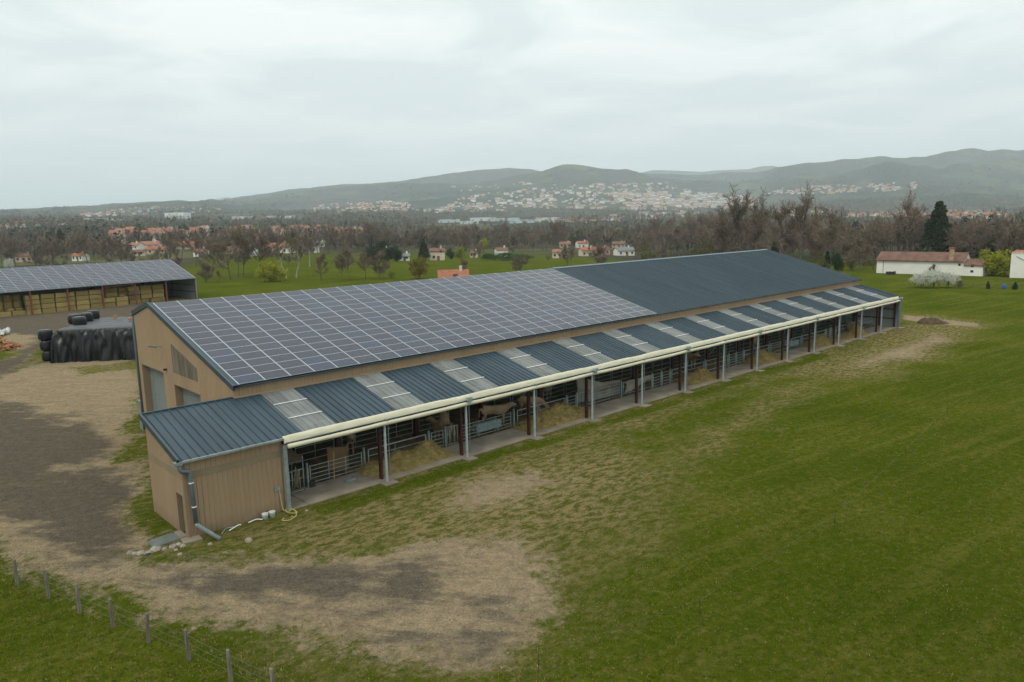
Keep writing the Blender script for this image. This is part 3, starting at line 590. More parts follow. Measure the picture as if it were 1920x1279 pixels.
# --- gutters and downpipes
g = MB(); g.beam((XA-.32, -.30, ZL0-.05), (0.0, -.30, ZL0-.05), .15, .10); gt = part(g, 'gutter', mGalv)
part(MB().box(XA-.42, XA-.08, -.42, -.12, ZL0-.16, ZL0-.0), 'gutter_hopper', mGalv)
p0 = (XA-.2, -.28, ZL0-.16)
dp = MB().tube([p0, (XA-.2, -.28, 3.58), (XA-.12, -.28, 3.44), (XA+.12, -.22, 3.40), (XA+.26, -.20, 3.30), (XA+.28, -.20, 3.1), (XA+.36, -.20, .72)], .105, 10)
part(dp, 'downpipe', mPipe, None, True)
part(MB().tube([(XA+.36, -.20, .74), (XA+.40, -.22, .62), (XA+1.02, -1.25, .03)], .11, 10), 'downpipe_outlet', mGalv, None, True)
for z in (2.75, 1.55): part(MB().tube([(XA+.28+(3.1-z)*.034, -.20, z), (XA+.28+(3.1-z)*.034, -.20, z+.05)], .118, 10), 'pipe_bracket', mWhite)
part(MB().tube([(XG-.10, YB+.12, ZB-.10), (XG-.10, YB+.02, ZB-.4), (XG-.10, YB-.02, .2)], .09, 8), 'downpipe', mPipe, None, True)
part(MB().box(XG-.2, XG+.1, YB+.02, YB+.3, ZB-.2, ZB-.03), 'gutter_hopper', mPipe)
gb = MB(); gb.beam((XG, YB+.22, ZB-.08), (XE, YB+.22, ZB-.08), .16, .12); part(gb, 'gutter', mPipe)

# --- steel frame, eave beam, purlins
for k in range(15):
    x = BAY*k if k < 14 else XE-.35
    if k:
        f = MB(); f.box(x-.08, x+.08, .02, .04, 0, 3.72); f.box(x-.08, x+.08, .20, .22, 0, 3.72); f.box(x-.012, x+.012, .04, .20, 0, 3.72); part(f, 'front_post', mRed)
        part(MB().box(x-.02, x+.09, -.46, -.36, .05, 3.40), 'curtain_guide', mWhiteP)
        part(MB().tube([(x+.24, -.47, .35), (x+.24, -.47, 3.55)], .028, 6), 'conduit', mPipe)
        c = MB(); s = random.uniform(.8, 1.1); c.box(x-.45*s, x+.5*s, -.95-random.random()*.15, -.37, -.1, .035+random.random()*.03); part(c, 'post_footing', mConc)
    f = MB(); xi = x+.15 if k < 14 else x
    f.box(xi-.16, xi+.16, W1+.14, W1+.17, 0, ZME-.15); f.box(xi-.16, xi+.16, W1+.45, W1+.48, 0, ZME-.15); f.box(xi-.015, xi+.015, W1+.17, W1+.45, 0, ZME-.15); part(f, 'inner_post', mRed)
    r = MB(); r.beam((x, .12, ltz(.12)-.16), (x, W1+.1, ltz(W1)-.16), .12, .2); part(r, 'rafter', mRed)
    r = MB(); r.beam((xi, W1+.3, ZME-.2), (xi, YR, ZR-.25), .16, .34); r.beam((xi, YR, ZR-.25), (xi, YB-.1, ZB-.25), .16, .3); part(r, 'rafter', mRed)
    if k: part(MB().box(xi-.12, xi+.12, YB-.5, YB-.25, 0, ZB-.2), 'rear_post', mRed)
c = MB(); c.beam((.15, .08, 3.62), (XE-.1, .08, 3.62), .1, .2); part(c, 'eave_beam', mRed)
part(MB().box(-.03, .17, -.30, -.06, 0, 3.55), 'corner_column', mGalv)
for j in range(4):
    y = .6+j*1.25; b = MB(); b.beam((.1, y, ltz(y)-.05), (XE-.1, y, ltz(y)-.05), .07, .08); part(b, 'purlin', mGalv)
for j in range(2):
    b = MB(); b.beam((XE-.2, .1, 1.1+j*1.2), (XE-.2, W1, 1.1+j*1.2), .08, .12); part(b, 'side_rail', mRed)
part(MB().box(XE-.3, XE-.14, 1.9, 2.1, 0, 4.2), 'inner_post', mRed)
# --- floor
slab = MB(); slab.box(1.15, XE-.12, -.36, 2.25, -.2, .06); slab.box(.05, 1.147, -.30, 2.25, -.2, -.01+.03); o = slab.build('concrete_apron', mConc); tag(o, kind='structure')
o = MB().box(.05, XE-.13, 2.253, YB-.1, -.2, .045).build('bedding_floor', mBed); tag(o, kind='structure')

# ------------------------------------------------------------------ rolled cream windbreak curtain along the eave
cur = empty('rolled_curtain', (42, -.4, 0)); tag(cur, 'cream rolled-up windbreak curtain along the open eave of the barn', 'curtain')
CO = Vector((-42, .4, 0))
def cpart(mb, name, m, smooth=False):
    o = mb.build(name, m, cur, smooth); o.location = CO; return o
nx = 421; X = np.linspace(.0, XE-.4, nx)
rowsV = []
for (y, z, amp) in ((-.16, 4.02, .0), (-.23, 4.00, .012), (-.29, 3.93, .02), (-.34, 3.83, .03), (-.37, 3.73, .03), (-.37, 3.66, .02)):
    rowsV.append(np.stack([X, y+(fbm(X*1.7, X*0+z*9, 3)-.5)*amp*2.2, z+(fbm(X*1.1+5, X*0+z*3, 3)-.5)*.05+(np.cos((X % 6)/6*2*math.pi)*-.010)], 1))
V = np.concatenate(rowsV); i = np.arange(5)[:, None]*nx; j = np.arange(nx-1)[None, :]
o = place('valance', npmesh('valance', V, np.stack([i+j, i+j+1, i+nx+j+1, i+nx+j], -1).reshape(-1, 4), mCream, True), cur); o.location = CO
pts = [(float(x), -.45+.01*math.sin(x*.9), 3.50-.025*math.sin(math.pi*((x % 6)/6))) for x in np.linspace(.15, XE-.5, 169)]
cpart(MB().tube(pts, [.125+.006*math.sin(x[0]*2.3) for x in pts], 10), 'roll', mCream, True)
cpart(MB().tube([(.05, -.46, 3.70), (XE-.4, -.46, 3.70)], .022, 6), 'cable_tube', mPipe)
for k in range(1, 15):
    x = BAY*k if k < 14 else XE-.5
    b = MB(); b.beam((x+.12, -.30, 3.70), (x+.12, -.62, 3.70), .05, .05); b.beam((x+.24, -.50, 3.72), (x+.24, -.50, 3.40), .04, .04); cpart(b, 'bracket', mPipe)
    if k % 2 == 0:
        b = MB(); b.box(x+.02, x+.34, -.72, -.50, 3.72, 3.93); b.box(x+.08, x+.28, -.68, -.54, 3.56, 3.72); b.tube([(x-.06, -.6, 3.80), (x+.42, -.6, 3.80)], .07, 8); cpart(b, 'winch', mGalvG)
# ------------------------------------------------------------------ pens: gates, barriers, feed, cattle
ORD = ['first', 'second', 'third', 'fourth', 'fifth', 'sixth', 'seventh', 'eighth', 'ninth', 'tenth', 'eleventh', 'twelfth', 'thirteenth', 'fourteenth']
def bay_of(x): return min(max(int(x//6), 0), 13)
GY = 2.32
_rail = {}
def railmesh(L, r, m, n=6, ver=False):
    k = (round(L, 2), r, m.name, ver)
    if k not in _rail: _rail[k] = MB().tube([(0, 0, 0), (0, 0, L) if ver else (L, 0, 0)], r, n).mesh('rail', m, True)
    return _rail[k]
def gate(x0, x1, y, zs, z0, z1, name, label, group, mids=(), r=.024, m=None, rz=0.0, stile=.03):
    m = m or mGalvG; g = empty(name, (x0, y, 0), rz); tag(g, label, 'gate', group); w = x1-x0
    for z in zs: place('rail', railmesh(w, r, m), g, (0, 0, z))
    for x in (0, w): place('stile', railmesh(z1-z0, stile, m, 6, True), g, (x, 0, z0))
    for t in mids: place('brace', railmesh(z1-z0, .02, m, 6, True), g, (w*t, 0, z0))
    return g
def five(x0, x1, y=GY, what='five-rail galvanised pen gate', mids=(.35, .68), extra=''):
    return gate(x0, x1, y, [.22, .46, .70, .94, 1.18], .12, 1.24, 'pen_gate', f'{what}{extra} in the {ORD[bay_of((x0+x1)/2)]} bay from the annex', 'front pen gates', mids)
def barrier(x0, x1, y=GY, lo=True, extra=''):
    g = gate(x0, x1, y, [1.22], .1, 1.26, 'feed_barrier', f'two-rail galvanised feed barrier{extra} in the {ORD[bay_of((x0+x1)/2)]} bay from the annex', 'feed barriers', (.45,), .045, None, 0, .04)
    place('rail', railmesh(x1-x0, .028, mGalvG), g, (0, 0, .82))
    if lo: place('rail', railmesh(x1-x0, .03, mGalvG), g, (0, 0, .25))
    return g
def small(x0, x1, y=GY, n=0): return gate(x0, x1, y, [.2, .45, .70, .95, 1.22], .12, 1.28, 'pen_gate', f'narrow {["five-rail", "second narrow"][n]} wicket gate in the {ORD[bay_of((x0+x1)/2)]} open bay from the annex', 'wicket gates', ())
def headgate(x0, y=GY):
    g = empty('head_gate', (x0, y, 0)); tag(g, f'galvanised head-locking gate with upright bars in the {ORD[bay_of(x0)]} bay from the annex', 'gate', 'head gates')
    for z in (.12, 1.32): place('rail', railmesh(.85, .026, mGalvG), g, (0, 0, z))
    for x in (0, .17, .62, .85): place('upright', railmesh(1.22, .03, mGalvG, 6, True), g, (x, 0, .12))
    place('curved_bar', MB().tube([(.28, 0, .14), (.28, 0, .8), (.36, 0, 1.1), (.42, 0, 1.55)], .024, 6).mesh('curved_bar', mGalvG, True), g)
    return g
def strongpost(x, y=GY, h=1.42):
    o = MB().box(-.05, .05, -.05, .05, 0, h).build('gate_post', mGalvG, None, False, (x, y, 0)); b = bay_of(x)
    strongpost.n[b] = strongpost.n.get(b, 0)+1
    tag(o, f'{["square", "second", "third", "fourth", "fifth"][strongpost.n[b]-1]} galvanised gate post along the feed alley in the {ORD[b]} bay from the annex', 'post', 'feed alley gate posts'); return o
strongpost.n = {}
headgate(1.12, 1.75); five(2.62, 6.0, 2.2, extra=' with a straight top rail'); strongpost(1.0, 1.7, 1.5); strongpost(2.35, 2.0, 1.5); strongpost(6.25)
barrier(6.55, 10.85); strongpost(11.1); small(11.3, 12.25); strongpost(12.45); headgate(12.6)
five(13.75, 18.35); strongpost(18.65); barrier(19.0, 24.0); strongpost(24.2); small(24.35, 25.2); strongpost(25.35); headgate(25.45)
five(26.6, 30.6); strongpost(30.85); barrier(31.1, 35.0, extra=' under a grey sheet'); strongpost(35.1); small(35.25, 36.3); strongpost(36.45); small(36.6, 37.6, n=1); strongpost(37.75)
barrier(38.0, 43.1); strongpost(43.35); gate(43.6, 47.3, GY, [.3, .8, 1.22], .1, 1.26, 'pen_gate', 'long three-rail galvanised gate across the eighth open bay from the annex', 'front pen gates', (.4,), .034)
strongpost(47.5); small(47.7, 48.7); strongpost(48.9); small(49.05, 50.1, n=1); strongpost(50.3); barrier(50.5, 55.3); strongpost(55.6)
gate(55.9, 59.9, GY, [.3, .75, 1.0, 1.22], .1, 1.26, 'pen_gate', 'four-rail galvanised gate in the tenth open bay from the annex', 'front pen gates', (.5,), .032)
barrier(60.3, 62.5, extra=' beside a water trough'); strongpost(62.8); barrier(63.1, 68.6); strongpost(68.8); small(69.0, 69.9); strongpost(70.1); small(70.3, 71.2, n=1); strongpost(71.4)
barrier(71.7, 75.6); strongpost(75.9); barrier(76.2, 79.0, extra=' with a trough panel'); strongpost(79.2); barrier(79.4, 82.2, extra=' by the far end wall')
# inner line of tall gates between the inner posts, then a second line deeper inside
for k in range(14):
    x = 6*k+.42; yin = W1+.3; b = ORD[k]
    n = 6 if k % 3 else 5
    zs = [.55+i*(1.75/(n-1)) for i in range(n)]
    for j in range(2):
        if k in (2,) and j == 1: continue
        g = gate(x+j*2.85, x+j*2.85+2.6, yin, zs, .5, 2.36, 'tall_gate', f'tall railed gate, {"nearer" if j == 0 else "farther"} half of the inner row, {b} bay from the annex', 'inner row of tall gates', (.38,) if j == 0 else (.5,), .022)
        if (k+j) % 4 == 0:
            d = MB().beam((0, 0, .6), (2.6, 0, 2.2), .03, .03).build('diagonal_brace', mGalvG, g)
    if k > 2:
        zs = [.5+i*.32 for i in range(6)]
        gate(x+.3, x+5.1, 10.2, zs, .4, 2.2, 'tall_gate', f'dim tall gate deep inside the barn behind the {b} bay', 'gates deep inside the barn', (.33, .66), .022)

# hay and straw heaps on the feed alley
def strands(n, base_pts, ln, up, w, seed):
    r = np.random.default_rng(seed); P = base_pts[r.integers(0, len(base_pts), n)]+r.normal(0, .03, (n, 3))
    d = r.normal(0, 1, (n, 3)); d[:, 2] = np.abs(d[:, 2])*up; d /= np.linalg.norm(d, axis=1)[:, None]
    s = np.cross(d, r.normal(0, 1, (n, 3))); s /= np.linalg.norm(s, axis=1)[:, None]
    L_ = ln*r.uniform(.5, 1.4, n)[:, None]
    V = np.stack([P-s*w, P+s*w, P+d*L_], 1).reshape(-1, 3); Fc = np.arange(n*3).reshape(-1, 3); return V, Fc
HAYN = [0]
mHayS = nmat('hay_strands', (.22, .165, .05), (.40, .315, .13), 9, .9, coord='World', detail=3)
def hayheap(x0, x1, y0, y1, h, label, peaks, mat=None):
    n1, n2 = 46, 26; U, Vv = np.meshgrid(np.linspace(0, 1, n1), np.linspace(0, 1, n2), indexing='ij')
    X = x0+(x1-x0)*U; Y = y0+(y1-y0)*Vv
    env = np.clip(1-((U-.5)*2)**4, 0, 1)**.7*np.clip(1-((Vv-.55)*2.1)**2, 0, 1)**.8
    pk = np.zeros_like(U)
    for (pu, pv, pr, ph) in peaks: pk = np.maximum(pk, ph*np.exp(-(((U-pu)/pr)**2+((Vv-pv)/.42)**2)))
    Z = .05+env*pk*h*(.72+.55*fbm(X*1.6, Y*1.6+HAYN[0]*7, 3))+env*(fbm(X*5, Y*5, 3)-.5)*.42-.03*(1-env)
    Z = np.where(env < .02, .03, Z)
    P = np.stack([X, Y, Z], -1).reshape(-1, 3); i = np.arange(n1-1)[:, None]*n2; j = np.arange(n2-1)[None, :]
    Fq = np.stack([i+j, i+n2+j, i+n2+j+1, i+j+1], -1).reshape(-1, 4); c = np.array([(x0+x1)/2, (y0+y1)/2, 0])
    e = empty('hay_heap', c); tag(e, label, 'hay', 'hay heaps on the feed alley')
    place('mound', npmesh('mound', P-c, Fq, mat or mHay, True), e)
    sv, sf = strands(6500, (P-c)[(env.ravel() > .04)], .2, .55, .010, 5+HAYN[0]); o = place('loose_strands', npmesh('loose_strands', sv, sf, mHayS), e); o['kind'] = 'stuff'
    HAYN[0] += 1
hayheap(5.6, 12.0, .1, 2.7, .95, 'broad hay heap below the feed barrier in the second open bay', [(.1, .6, .12, .7), (.38, .6, .2, .85), (.78, .65, .16, 1.15), (.6, .6, .3, .7)])
hayheap(18.3, 26.0, .1, 3.0, .95, 'largest hay heap, under the two feeding cattle, around the post of the fourth bay', [(.12, .5, .1, .35), (.35, .6, .16, .85), (.6, .65, .18, 1.1), (.8, .6, .15, .65)])
hayheap(38.0, 43.6, .1, 2.4, .85, 'rounded hay heap in the seventh open bay from the annex', [(.3, .55, .2, .8), (.6, .6, .2, 1.0)])
hayheap(49.5, 56.0, .1, 2.6, .95, 'hay heap around the tan-stained foot of the ninth bay post', [(.2, .55, .15, .6), (.5, .6, .22, 1.05), (.75, .5, .2, .5)])
hayheap(62.0, 68.5, .1, 2.6, 1.0, 'tall hay heap on the alley of the eleventh open bay', [(.3, .5, .16, .6), (.6, .6, .2, 1.1)])
hayheap(69.5, 77.6, .1, 2.6, 1.0, 'farthest hay heap, before the leaning wooden pallet', [(.35, .5, .16, .45), (.75, .6, .16, 1.15)])
# wisps of straw blown over the apron edge
w_ = np.concatenate([np.stack([rng.normal(c, s, 700), rng.normal(-.35, .45, 700), np.full(700, .07)], 1) for c, s in ((9, 1.6), (22, 2.0), (41, 1.6), (53, 2.0), (66, 2.0), (74, 2))])
w_[:, 2] = np.where(w_[:, 1] < -.36, .02, .07); sv, sf = strands(5000, w_, .14, .12, .008, 77)
tag(place('straw_litter', npmesh('straw_litter', sv, sf, mHayS)), 'loose straw strewn over the concrete apron edge', None, kind='stuff')
# straw bedding relief inside pens
bx = rng.uniform(.5, 83, 9000); by = rng.uniform(2.5, 10, 9000); sv, sf = strands(9000, np.stack([bx, by, np.full(9000, .06)], 1), .2, .25, .012, 99)
tag(place('pen_straw', npmesh('pen_straw', sv, sf, nmat('old_straw', (.11, .083, .033), (.27, .21, .09), 3, .95, coord='World'))), 'trampled straw bedding inside the pens', None, kind='stuff')

# ---- cattle (continuous skinned bodies)
def skin_mesh(name, J, E_, Rd, mat, sub=2):
    me = bpy.data.meshes.new(name); me.from_pydata(J, E_, []); o = bpy.data.objects.new(name, me); COL.objects.link(o)
    md = o.modifiers.new('s', 'SKIN'); md.use_smooth_shade = True
    for i, d in enumerate(me.skin_vertices[0].data if len(me.skin_vertices) else []): pass
    if not len(me.skin_vertices):
        me.attributes  # layer is made by the modifier below
    bpy.context.view_layer.update()
    if not len(me.skin_vertices):
        import bmesh
        bm = bmesh.new(); bm.from_mesh(me); ly = bm.verts.layers.skin.verify(); bm.verts.ensure_lookup_table()
        for i, v in enumerate(bm.verts): v[ly].radius = Rd[i] if hasattr(Rd[i], '__len__') else (Rd[i], Rd[i]); v[ly].use_root = (i == 0)
        bm.to_mesh(me); bm.free()
    else:
        for i, d in enumerate(me.skin_vertices[0].data): d.radius = Rd[i] if hasattr(Rd[i], '__len__') else (Rd[i], Rd[i]); d.use_root = (i == 0)
    s2_ = o.modifiers.new('b', 'SUBSURF'); s2_.levels = sub; s2_.render_levels = sub
    dg = bpy.context.evaluated_depsgraph_get(); dg.update(); nm = bpy.data.meshes.new_from_object(o.evaluated_get(dg)); nm.name = name
    bpy.data.objects.remove(o); nm.materials.clear(); nm.materials.append(mat); nm.polygons.foreach_set('use_smooth', [True]*len(nm.polygons)); return nm
def cow_mesh(name, mat, headdown=False):
    J = []; E_ = []; Rd = []
    def v(p, r, par=None):
        J.append(p); Rd.append(r)
        if par is not None: E_.append((par, len(J)-1))
        return len(J)-1
    hip = v((-.55, 0, 1.02), (.28, .33)); ch = v((-.1, 0, .98), (.32, .38), hip); sh = v((.42, 0, 1.0), (.29, .38), ch); wi = v((.66, 0, 1.06), (.20, .28), sh)
    if headdown: nk = v((.98, 0, .86), (.14, .19), wi); po = v((1.22, 0, .62), (.12, .14), nk); fa = v((1.34, 0, .42), (.10, .10), po); mz = v((1.40, 0, .24), (.075, .07), fa)
    else: nk = v((.92, 0, 1.25), (.14, .19), wi); po = v((1.14, .03, 1.43), (.12, .14), nk); fa = v((1.31, .10, 1.33), (.095, .10), po); mz = v((1.44, .16, 1.22), (.07, .07), fa)
    ru = v((-.86, 0, 1.05), (.22, .27), hip)
    for s in (-1, 1):
        ea = J[po]; a = v((ea[0]-.02, ea[1]+s*.16, ea[2]+.01), .05, po); v((ea[0]-.06, ea[1]+s*.28, ea[2]-.02), (.03, .05), a)
        th = v((-.80, s*.19, .84), (.15, .19), ru); kn = v((-.66, s*.19, .62), (.10, .12), th); hk = v((-.88, s*.18, .42), (.058, .07), kn); pa = v((-.83, s*.18, .12), .045, hk); v((-.79, s*.18, .03), (.06, .05), pa)
        el = v((.50, s*.18, .76), (.11, .14), sh); k2 = v((.53, s*.17, .42), (.065, .07), el); f2 = v((.52, s*.17, .12), .045, k2); v((.55, s*.17, .03), (.06, .05), f2)
    t = v((-1.08, 0, 1.08), .04, ru); t2 = v((-1.14, 0, .8), .03, t); v((-1.13, 0, .5), .045, t2)
    return skin_mesh(name, J, E_, Rd, mat)
mCow = nmat('cream_hide', (.30, .215, .125), (.42, .32, .205), 1.6, .8)
mCow2 = nmat('tan_hide', (.25, .165, .085), (.36, .25, .14), 1.6, .8)
mBlack = nmat('muzzle', (.05, .035, .03), None)
cmU = cow_mesh('body', mCow); cmD = cow_mesh('body', mCow2, True); cmU2 = cmU.copy(); cmU2.materials.clear(); cmU2.materials.append(mCow2)
def cow(x, y, rz, me, label, s=1.0, z=.05, down=False):
    e = empty('cow', (x, y, z), rz, s); tag(e, label, 'cow', 'cattle in the pens'); place('body', me, e)
    if down: hp = [(1.27, s_*.12, .58) for s_ in (-1, 1)]; mz = (1.43, 0, .19)
    else: hp = [(1.24, .06+s_*.115, 1.42) for s_ in (-1, 1)]; mz = (1.49, .18, 1.19)
    for p in hp: MB().tube([(p[0]-.02, p[1], p[2]), (p[0]+.02, p[1], p[2])], .022, 6).build('eye', mBlack, e)
    MB().tube([(mz[0]-.03, mz[1]-.02, mz[2]+.02), (mz[0]+.02, mz[1]+.01, mz[2]-.02)], [.065, .04], 8).build('muzzle', mBlack, e, True)
    return e
P = atz(945, 800, .1)
cow(18.4, 4.0, R(-38), cmU, 'cream cow standing side-on behind the gate with the water trough', 1.06)
cow(22.0, 3.9, R(-62), cmD, 'tan cow bending its head down into the largest hay heap', 1.05, down=True)
cow(13.2, 3.6, R(100), cmU2, 'tan cow seen from behind, beside the post of the second bay', 1.0)
cow(7.4, 5.9, R(-120), cmU, 'pale cow facing out under the curtain in the first bay', 1.05)
cow(44.9, 5.0, R(-115), cmU, 'pale cow half hidden under the curtain in the eighth bay', 1.05)
cow(57.6, 5.2, R(10), cmU2, 'tan cow standing crosswise behind the post of the tenth bay', 1.05)
cow(26.4, 6.6, R(-150), cmU, 'dim pale cow behind the tall gate of the fifth bay', .95)
cow(15.75, 3.0, R(-60), cmU, 'small pale calf behind the lowest rail of the trough gate', .42)
# water troughs, pallet, board, feed tub, buckets ...
def trough(x, y, label):
    e = empty('water_trough', (x, y, 0)); tag(e, label, 'trough', 'water troughs in the pens')
    MB().box(-1.15, 1.15, 0, .04, .32, .88).build('front_panel', mGalvG, e); b = MB(); b.box(-1.1, 1.1, .04, .52, .35, .40); b.box(-1.1, 1.1, .48, .52, .4, .84); b.box(-1.1, -1.06, .04, .48, .4, .84); b.box(1.06, 1.1, .04, .48, .4, .84); b.build('basin', mGalv, e)
    for s in (-.9, .9): MB().box(s-.04, s+.04, .08, .45, .04, .35).build('leg', mGalvG, e)
trough(16.4, GY+.12, 'wide greenish metal water trough behind the gate of the third bay'); trough(61.3, GY+.12, 'greenish metal water trough in the eleventh open bay'); trough(76.9, GY+.12, 'pale metal trough panel in the thirteenth open bay')
mPal = nmat('pallet_wood', (.15, .085, .045), (.21, .125, .07), 4, .85)
pl = empty('wooden_pallet', (73.9, 1.55, .06)); pl.rotation_euler = (R(72), 0, R(4)); tag(pl, 'brown wooden pallet leaning against the barrier near the far end', 'pallet')
slm = MB().box(0, .11, 0, 1.5, .0, .022).mesh('slat', mPal); brm = MB().box(0, 2.1, 0, .1, -.1, -.003).mesh('bearer', mPal)
for i in range(9): place('slat', slm, pl, (i*.25, 0, 0))
for i in range(4): place('bearer', brm, pl, (0, .02+i*.45, 0))
mPly = nmat('dull_board', (.15, .095, .045), (.19, .125, .06), 2, .8)
o = MB().box(-.62, .62, -.015, .015, 0, 1.35).build('plywood_board', mPly, None, False, (5.1, 3.4, .08)); o.rotation_euler = (R(-12), 0, R(-28)); tag(o, 'brown plywood board leaning behind the gate of the first bay', 'board')
o = MB().box(-.025, .025, -.02, .02, 0, 1.55).build('wooden_stick', nmat('yellow_wood', (.36, .25, .08), None), None, False, (4.05, 2.1, .1)); o.rotation_euler = (R(-6), R(6), 0); tag(o, 'yellow wooden stick leaning on the gate of the first bay', 'stick')
t = MB(); t.box(-.34, .34, -.16, -.11, 0, .13); t.box(-.34, .34, .11, .16, 0, .13); t.box(-.34, -.29, -.11, .11, 0, .13); t.box(.29, .34, -.11, .11, 0, .13); t.box(-.29, .29, -.11, .11, 0, .03)
o = t.build('feed_tray', mGalv, None, False, (4.55, 1.25, .062)); o.rotation_euler = (0, 0, R(8)); tag(o, 'small grey metal tray lying on the concrete apron', 'tray')
o = MB().box(-.16, .16, -.12, .12, 0, .33).build('rubber_block', mDark, None, False, (2.55, 1.95, .062)); tag(o, 'dark block at the foot of the gate post beside the tray', 'block')
# cattle crush in the first bay: cage of tubes with a brown lid
e = empty('cattle_crush', (1.75, 3.2, 0)); tag(e, 'grey tubular cattle crush with a brown lid beside the annex wall', 'cattle crush')
for x in (-.55, .65):
    for y in (-.6, .8): place('upright', railmesh(1.75, .035, mGalvG, 6, True), e, (x, y, .04))
for z in (.5, 1.0, 1.5):
    for y in (-.6, .8): place('rail', railmesh(1.2, .025, mGalvG), e, (-.55, y, z))
MB().add([(-.6, -.7, 1.6), (.7, -.7, 1.6), (.7, .85, 1.85), (-.6, .85, 1.85), (-.6, -.7, 1.57), (.7, -.7, 1.57), (.7, .85, 1.82), (-.6, .85, 1.82)], [(0, 1, 2, 3), (7, 6, 5, 4), (0, 4, 5, 1), (1, 5, 6, 2), (2, 6, 7, 3), (3, 7, 4, 0)]).build('lid', nmat('brown_sheet', (.10, .07, .05), (.14, .1, .07), 2), e)
mSack = nmat('sacking', (.17, .125, .075), (.25, .19, .12), 5, .95, bump=.6, bscale=20)
def drape(name, fn, n1, n2, mat, label, cat, th=.02):
    U, V_ = np.meshgrid(np.linspace(0, 1, n1), np.linspace(0, 1, n2), indexing='ij'); P = fn(U, V_).reshape(-1, 3); i = np.arange(n1-1)[:, None]*n2; j = np.arange(n2-1)[None, :]
    o = place(name, npmesh(name, P, np.stack([i+j, i+n2+j, i+n2+j+1, i+j+1], -1).reshape(-1, 4), mat, True)); md = o.modifiers.new('t', 'SOLIDIFY'); md.thickness = th; tag(o, label, cat); return o
drape('hanging_sack', lambda U, V: np.stack([1.45+.28*U*(1-.35*V)+.05*np.sin(V*6), 1.72+.05*np.sin(U*9+V*3), 1.35-V*1.0+.06*np.sin(U*5)], -1), 12, 16, mSack, 'torn brown sacking hung over the first head gate', 'sack')
drape('burlap_bag', lambda U, V: np.stack([12.9+.45*np.cos(U*6.283)*(.25+.75*V**.6), 3.0+.35*np.sin(U*6.283)*(.25+.75*V**.6), 2.35-V*.95+.03*np.sin(U*19)], -1), 20, 14, mSack, 'brown burlap bag hung above the head gate of the second bay', 'bag')
mTarpG = nmat('grey_sheet', (.20, .185, .155), (.27, .25, .215), 1.5, .7)
def sheetfn(U, V):
    X = 31.2+U*3.7; top = 1.30+.05*np.sin(U*9); drop = .95-.62*U+.10*np.sin(U*7); return np.stack([X+.15*np.sin(V*5)*(1-U), GY-.10-.06*V-.07*V*np.sin(U*26+V*2.5)*(1.1-U), top-V*drop], -1)
drape('draped_sheet', sheetfn, 60, 14, mTarpG, 'grey sheet draped over the feed barrier of the sixth bay', 'sheet')
drape('hung_tarpaulin', lambda U, V: np.stack([26.8+U*4.3, 3.6+U*-.9+.06*np.sin(V*9+U*4), (2.55-1.15*np.clip(U*1.7, 0, 1)**.7)*(1-V)+.15*V+.05*np.sin(V*11+U*2)], -1), 40, 16, mTarpG, 'sagging grey tarpaulin hung behind the gate of the fifth bay', 'tarpaulin')
# ------------------------------------------------------------------ hay barn with its bales
HA = np.array([.9938, .1113, 0]); HN = np.array([-.1113, .9938, 0]); H0 = np.array([40.1, 121.7, 0]); HB = math.atan2(.1113, .9938)
hb = empty('hay_barn', H0, HB); tag(hb, 'open-fronted hay barn with solar panels and red posts beyond the yard', 'barn')
NB = 9; HL = NB*6.0; EV, RG, HD = 4.35, 7.95, 10.43; hang = math.atan2(RG-EV, HD+.35); hlen = math.hypot(RG-EV, HD+.35)
mDG = nmat('dull_grey_steel', (.16, .18, .185), (.20, .22, .225), .8, .5)
mRedP = nmat('faded_red_steel', (.15, .045, .035), (.20, .065, .05), 2, .6)
o = MB().box(-HL, .15, 0, hlen, -.06, 0).build('roof_deck', mDG, hb, False, (0, -.35, EV)); o.rotation_euler = (hang, 0, 0)
o = MB().add([(-HL, HD, RG), (.15, HD, RG), (.15, HD*2, EV), (-HL, HD*2, EV)], [(0, 1, 2, 3)]).build('rear_roof', mDG, hb)
hpm = panel_mesh(2.10-.05, hlen/14-.03, .03, .03); hp2 = panel_mesh(2.1-.05, hlen/14-.03, .03, .03)
cnt = 0; HR = MB()
for c in range(26):
    for r in range(14):
        x0 = -.02-(c+1)*2.10
        if cnt < 300:
            o = place('solar_panel', hpm, hb); o.rotation_euler = (hang, 0, 0); a = .03+r*hlen/14; o.location = (x0, -.35+math.cos(hang)*a-math.sin(hang)*.03, EV+math.sin(hang)*a+math.cos(hang)*.03)
        cnt += 1
for k in range(NB+1):
    f = MB(); x = -6*k; f.box(x-.12, x+.12, -.13, .13, 0, EV-.1); f.build('front_post', mRedP, hb)
    if k in (0, 1, 2): MB().box(x-.1, x+.1, HD*2-.4, HD*2-.2, 0, EV-.1).build('rear_post', mRed, hb); MB().box(x-.1, x+.1, HD-.1, HD+.1, 0, RG-.25).build('mid_post', mRed, hb)
b = MB(); b.beam((-18, 0, EV-.5), (-12, 0, EV-.35), .1, .16); b.beam((-18, 0, EV-1.2), (-17.3, 0, EV-.45), .1, .1); b.beam((-12, 0, EV-1.1), (-12.7, 0, EV-.35), .1, .1); b.build('portal_brace', mRedP, hb)
b = MB(); b.beam((-HL, -.38, EV-.05), (.15, -.38, EV-.05), .16, .14); b.build('gutter', mGalv, hb)
ms = MB(); yy = np.linspace(0, HD*2, 43)
